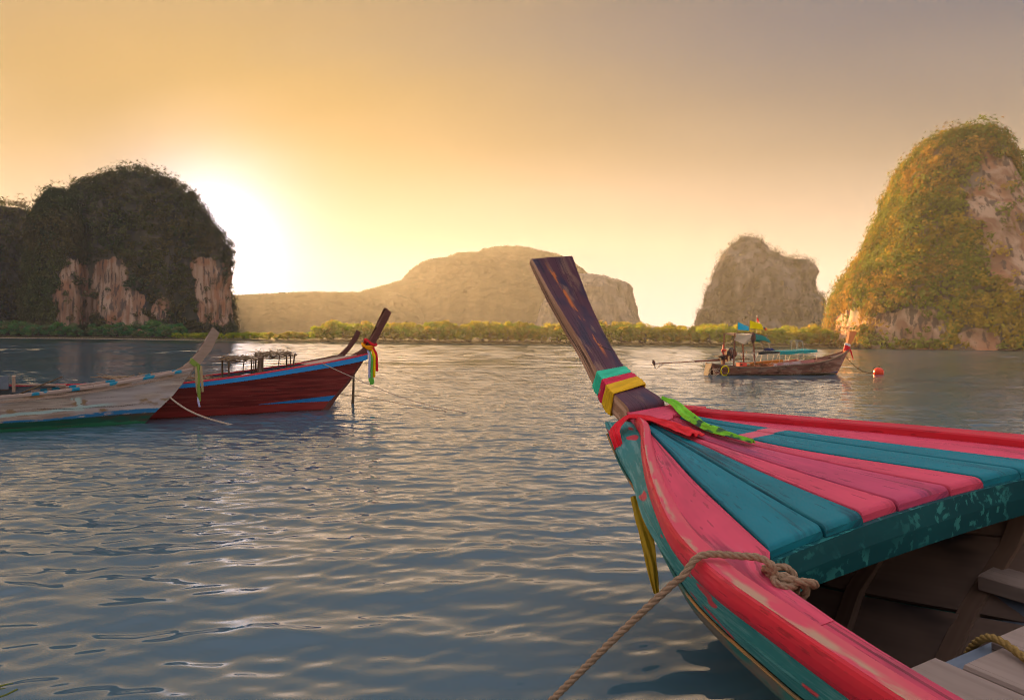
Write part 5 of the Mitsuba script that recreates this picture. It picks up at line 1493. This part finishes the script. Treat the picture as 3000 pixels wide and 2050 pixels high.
for a in (0.5, 0.5 + math.pi):
    g = V([[(-9.74 + .05 * (q - .5) * (1 if w_ > 0 else -1) + .03 * w_, .05 * w_ * math.cos(a) + (q * .20) * -math.sin(a), .52 + .05 * w_ * math.sin(a) + q * .20 * math.cos(a)) for w_ in np.linspace(-1, 1, 6) * (.4 + math.sin(math.pi * min(q + .15, 1.0)))] for q in np.linspace(0, 1, 8)])
    ep('blade', slab(g, .008), 'mat_iron', True)
ep('hub', cyl((-9.70, 0, .52), (-9.80, 0, .515), .035, 10), 'mat_iron', True)
# stowed things
_k = thing('crate', 'small red box standing on the stern thwart of the right boat', 'box')
for nm, m, mt in (('body', bar((-5.62, .2, .49), (-5.24, .2, .49), .28, .15, bevel=.01), 'mat_red_box'), ('lid', bar((-5.63, .2, .575), (-5.23, .2, .575), .30, .025, bevel=.005), 'mat_red_box'), ('label_panel', bar((-5.58, .343, .50), (-5.48, .343, .50), .006, .07), 'mat_iron')):
    add(f'{_k}__{nm}', (B.fr(m[0]), m[1][:, ::-1]), mt)
_k = thing('bench', 'orange brown wooden bench plank inside the right boat', 'bench')
for nm, m in (('seat', bar((-4.82, -.1, .555), (-3.05, -.1, .70), .24, .03)), ('side', bar((-4.82, .02, .52), (-3.05, .02, .655), .025, .10)), ('leg', bar((-4.5, -.1, .12), (-4.5, -.1, .56), .05, .05)), ('leg', bar((-3.3, -.1, .12), (-3.3, -.1, .66), .05, .05))):
    add(f'{_k}__{nm}', (B.fr(m[0]), m[1][:, ::-1]), 'mat_orange_wood', False, uv=m[2])
_k = thing('brushwood_pile', 'low heap of nets and sticks in the middle of the right boat', 'brushwood')
_rg = np.random.default_rng(14)
_m = join([tube([(a := V([_rg.uniform(-4.9, -4.0), _rg.uniform(.1, .5), .42 + .08 * _rg.random()])), a + V([_rg.uniform(-.2, .2), _rg.uniform(-.1, .1), _rg.uniform(-.03, .10)])], .012, 5) for _ in range(40)])
add(_k, (B.fr(_m[0]), _m[1][:, ::-1]), 'mat_stick', True)
_k = thing('hoop', 'yellow rope hoop hanging over the stern quarter of the right boat', 'rope')
_m = tube([(-6.50 + .20 * math.cos(a),   .50 + .02 * math.sin(a), .24 + .21 * math.sin(a)) for a in np.linspace(0, 2 * np.pi, 40)], .022, 8)
add(_k, (B.fr(_m[0]), _m[1][:, ::-1]), 'mat_tarp_gold', True, uv=_m[2])
_k = thing('wire_coil', 'loose pale wire loops trailing from the stern of the right boat to the water', 'rope')
_m = join([tube([(-6.95 + c_ + r_ * math.cos(a), .35 + .1 * j, .16 + r_ * .75 * math.sin(a)) for a in np.linspace(.2, 2 * np.pi - .3, 30)], .010, 6) for j, (c_, r_) in enumerate(((0, .20), (-.12, .16), (.08, .24), (-.05, .12)))])
add(_k, (B.fr(_m[0]), _m[1][:, ::-1]), 'mat_rope_pale', True)
_k = thing('sash', 'red and white sash tied round the orange prow of the right boat', 'cloth')
for mt, z0, z1 in (('mat_cloth_red', 1.20, 1.36), ('mat_tarp_white', 1.36, 1.46), ('mat_cloth_red', 1.12, 1.20)):
    c0 = lambda z: .50 + .27 * (z - 1.1) + .09
    rows = []
    for q in np.linspace(0, 1, 5):
        z = z0 + (z1 - z0) * q
        e = .02 + .012 * math.sin(q * 3.1)
        rows.append([(c0(z) + (.125 + e) * math.cos(a), (.075 + e) * math.sin(a), z + .05 * math.cos(a) * -1) for a in np.linspace(0, 2 * np.pi, 20, endpoint=False)])
    m = orient(loft(rows))
    add(f'{_k}__wrap', (B.fr(m[0]), m[1][:, ::-1]), mt, True, uv=m[2])
m = strip([(.74, .08, 1.20), (.80, .10, 1.05), (.88, .09, .85), (.95, .08, .70)], [.09, .08, .06, .02], .02, 5)
add(f'{_k}__tail', (B.fr(m[0]), m[1][:, ::-1]), 'mat_cloth_red', True, uv=m[2])
_k = thing('buoy', 'round orange red buoy floating ahead of the right boat', 'buoy')
_s2 = trimesh.creation.icosphere(4, .23)
scene['mat_buoy'] = two(pbr((0.85, 0.06, 0.015), 0.35, 0.5))
add(_k, (V(_s2.vertices) + V([17.67, 35.2, .11]), _s2.faces), 'mat_buoy', True)
_m = join([tube([(17.67 + .05 * math.cos(a), 35.2 + .01, .36 + .05 * math.sin(a)) for a in np.linspace(0, 2 * np.pi, 16)], .012, 6)])
add(_k + '__eye', (_m[0], _m[1]), 'mat_iron', True)
_m = tube([(17.67 + .232 * math.cos(a), 35.2 + .232 * math.sin(a), .11) for a in np.linspace(0, 2 * np.pi, 40)], .008, 5)
add(_k + '__seam', (_m[0], _m[1]), 'mat_buoy', True)
_k = thing('mooring_line', 'thin dark line from the right boat prow down to the orange red buoy', 'rope')
_m = tube(np.vstack([spline(np.vstack([B.fr([(.52, .07, .86), (.85, .05, .56), (1.32, .0, .28), (1.88, -.1, .09)]), [[17.50, 35.12, .06]]]), 30)]), .014, 6)
add(_k, (_m[0], _m[1]), 'mat_stick', True)
_v = V(trimesh.creation.icosphere(2, .04).vertices) + B.fr((1.32, 0, .28))
add(_k + '__knot', (_v, trimesh.creation.icosphere(2, .04).faces), 'mat_stick', True)

# ---- small things: driftwood by the far shore, a leafy twig at the near left
_k = thing('driftwood', 'dead branch lying at the waterline before the far mangroves', 'branch')
_m = join([tube(spline([(-2.2, 181, .05), (-.6, 180.5, .35), (1.6, 180, .12)], 8), .06, 5), tube([(-.6, 180.5, .35), (-.2, 180.4, .9)], .04, 5), tube([(.2, 180.4, .3), (.9, 180, .6)], .03, 5)])
add(_k, (_m[0], _m[1]), 'mat_stick', True)
_k = thing('grass_twig', 'green grass twig poking into the frame at the bottom left corner', 'plant')
_b = V([-2.12, 2.95, .08])
_m = join([tube(spline([_b + V([-.25, 0, -.08]), _b + V([-.1, 0, .03]), _b + V([.02, 0, .035]), _b + V([.12, .0, .075])], 10), .004, 5)] + [tube(spline([_b + V([x, 0, .03]), _b + V([x + .04, .01, .05 + z]), _b + V([x + .09, .02, .06 + z])], 6), [.001, .005, .006, .005, .003, .001], 5) for x, z in ((-.12, .02), (-.03, .01), (.0, .03), (-.08, -.02))])
add(_k, (_m[0], _m[1]), 'mat_weed', True)
scene['mat_weed'] = two(pbr((0.16, 0.20, 0.04), 0.6, 0.3))

# ---------------------------------------------------------------- the haze box (round everything)
scene['haze'] = {'type': 'cube', 'to_world': mi.ScalarTransform4f().translate([0, 380, 54.0]) @ mi.ScalarTransform4f().scale([900, 700, 56.0]),
                 'bsdf': {'type': 'null'}, 'interior': {'type': 'ref', 'id': 'haze_air'}}
note('haze', 'thin golden evening haze over the bay', kind='stuff')
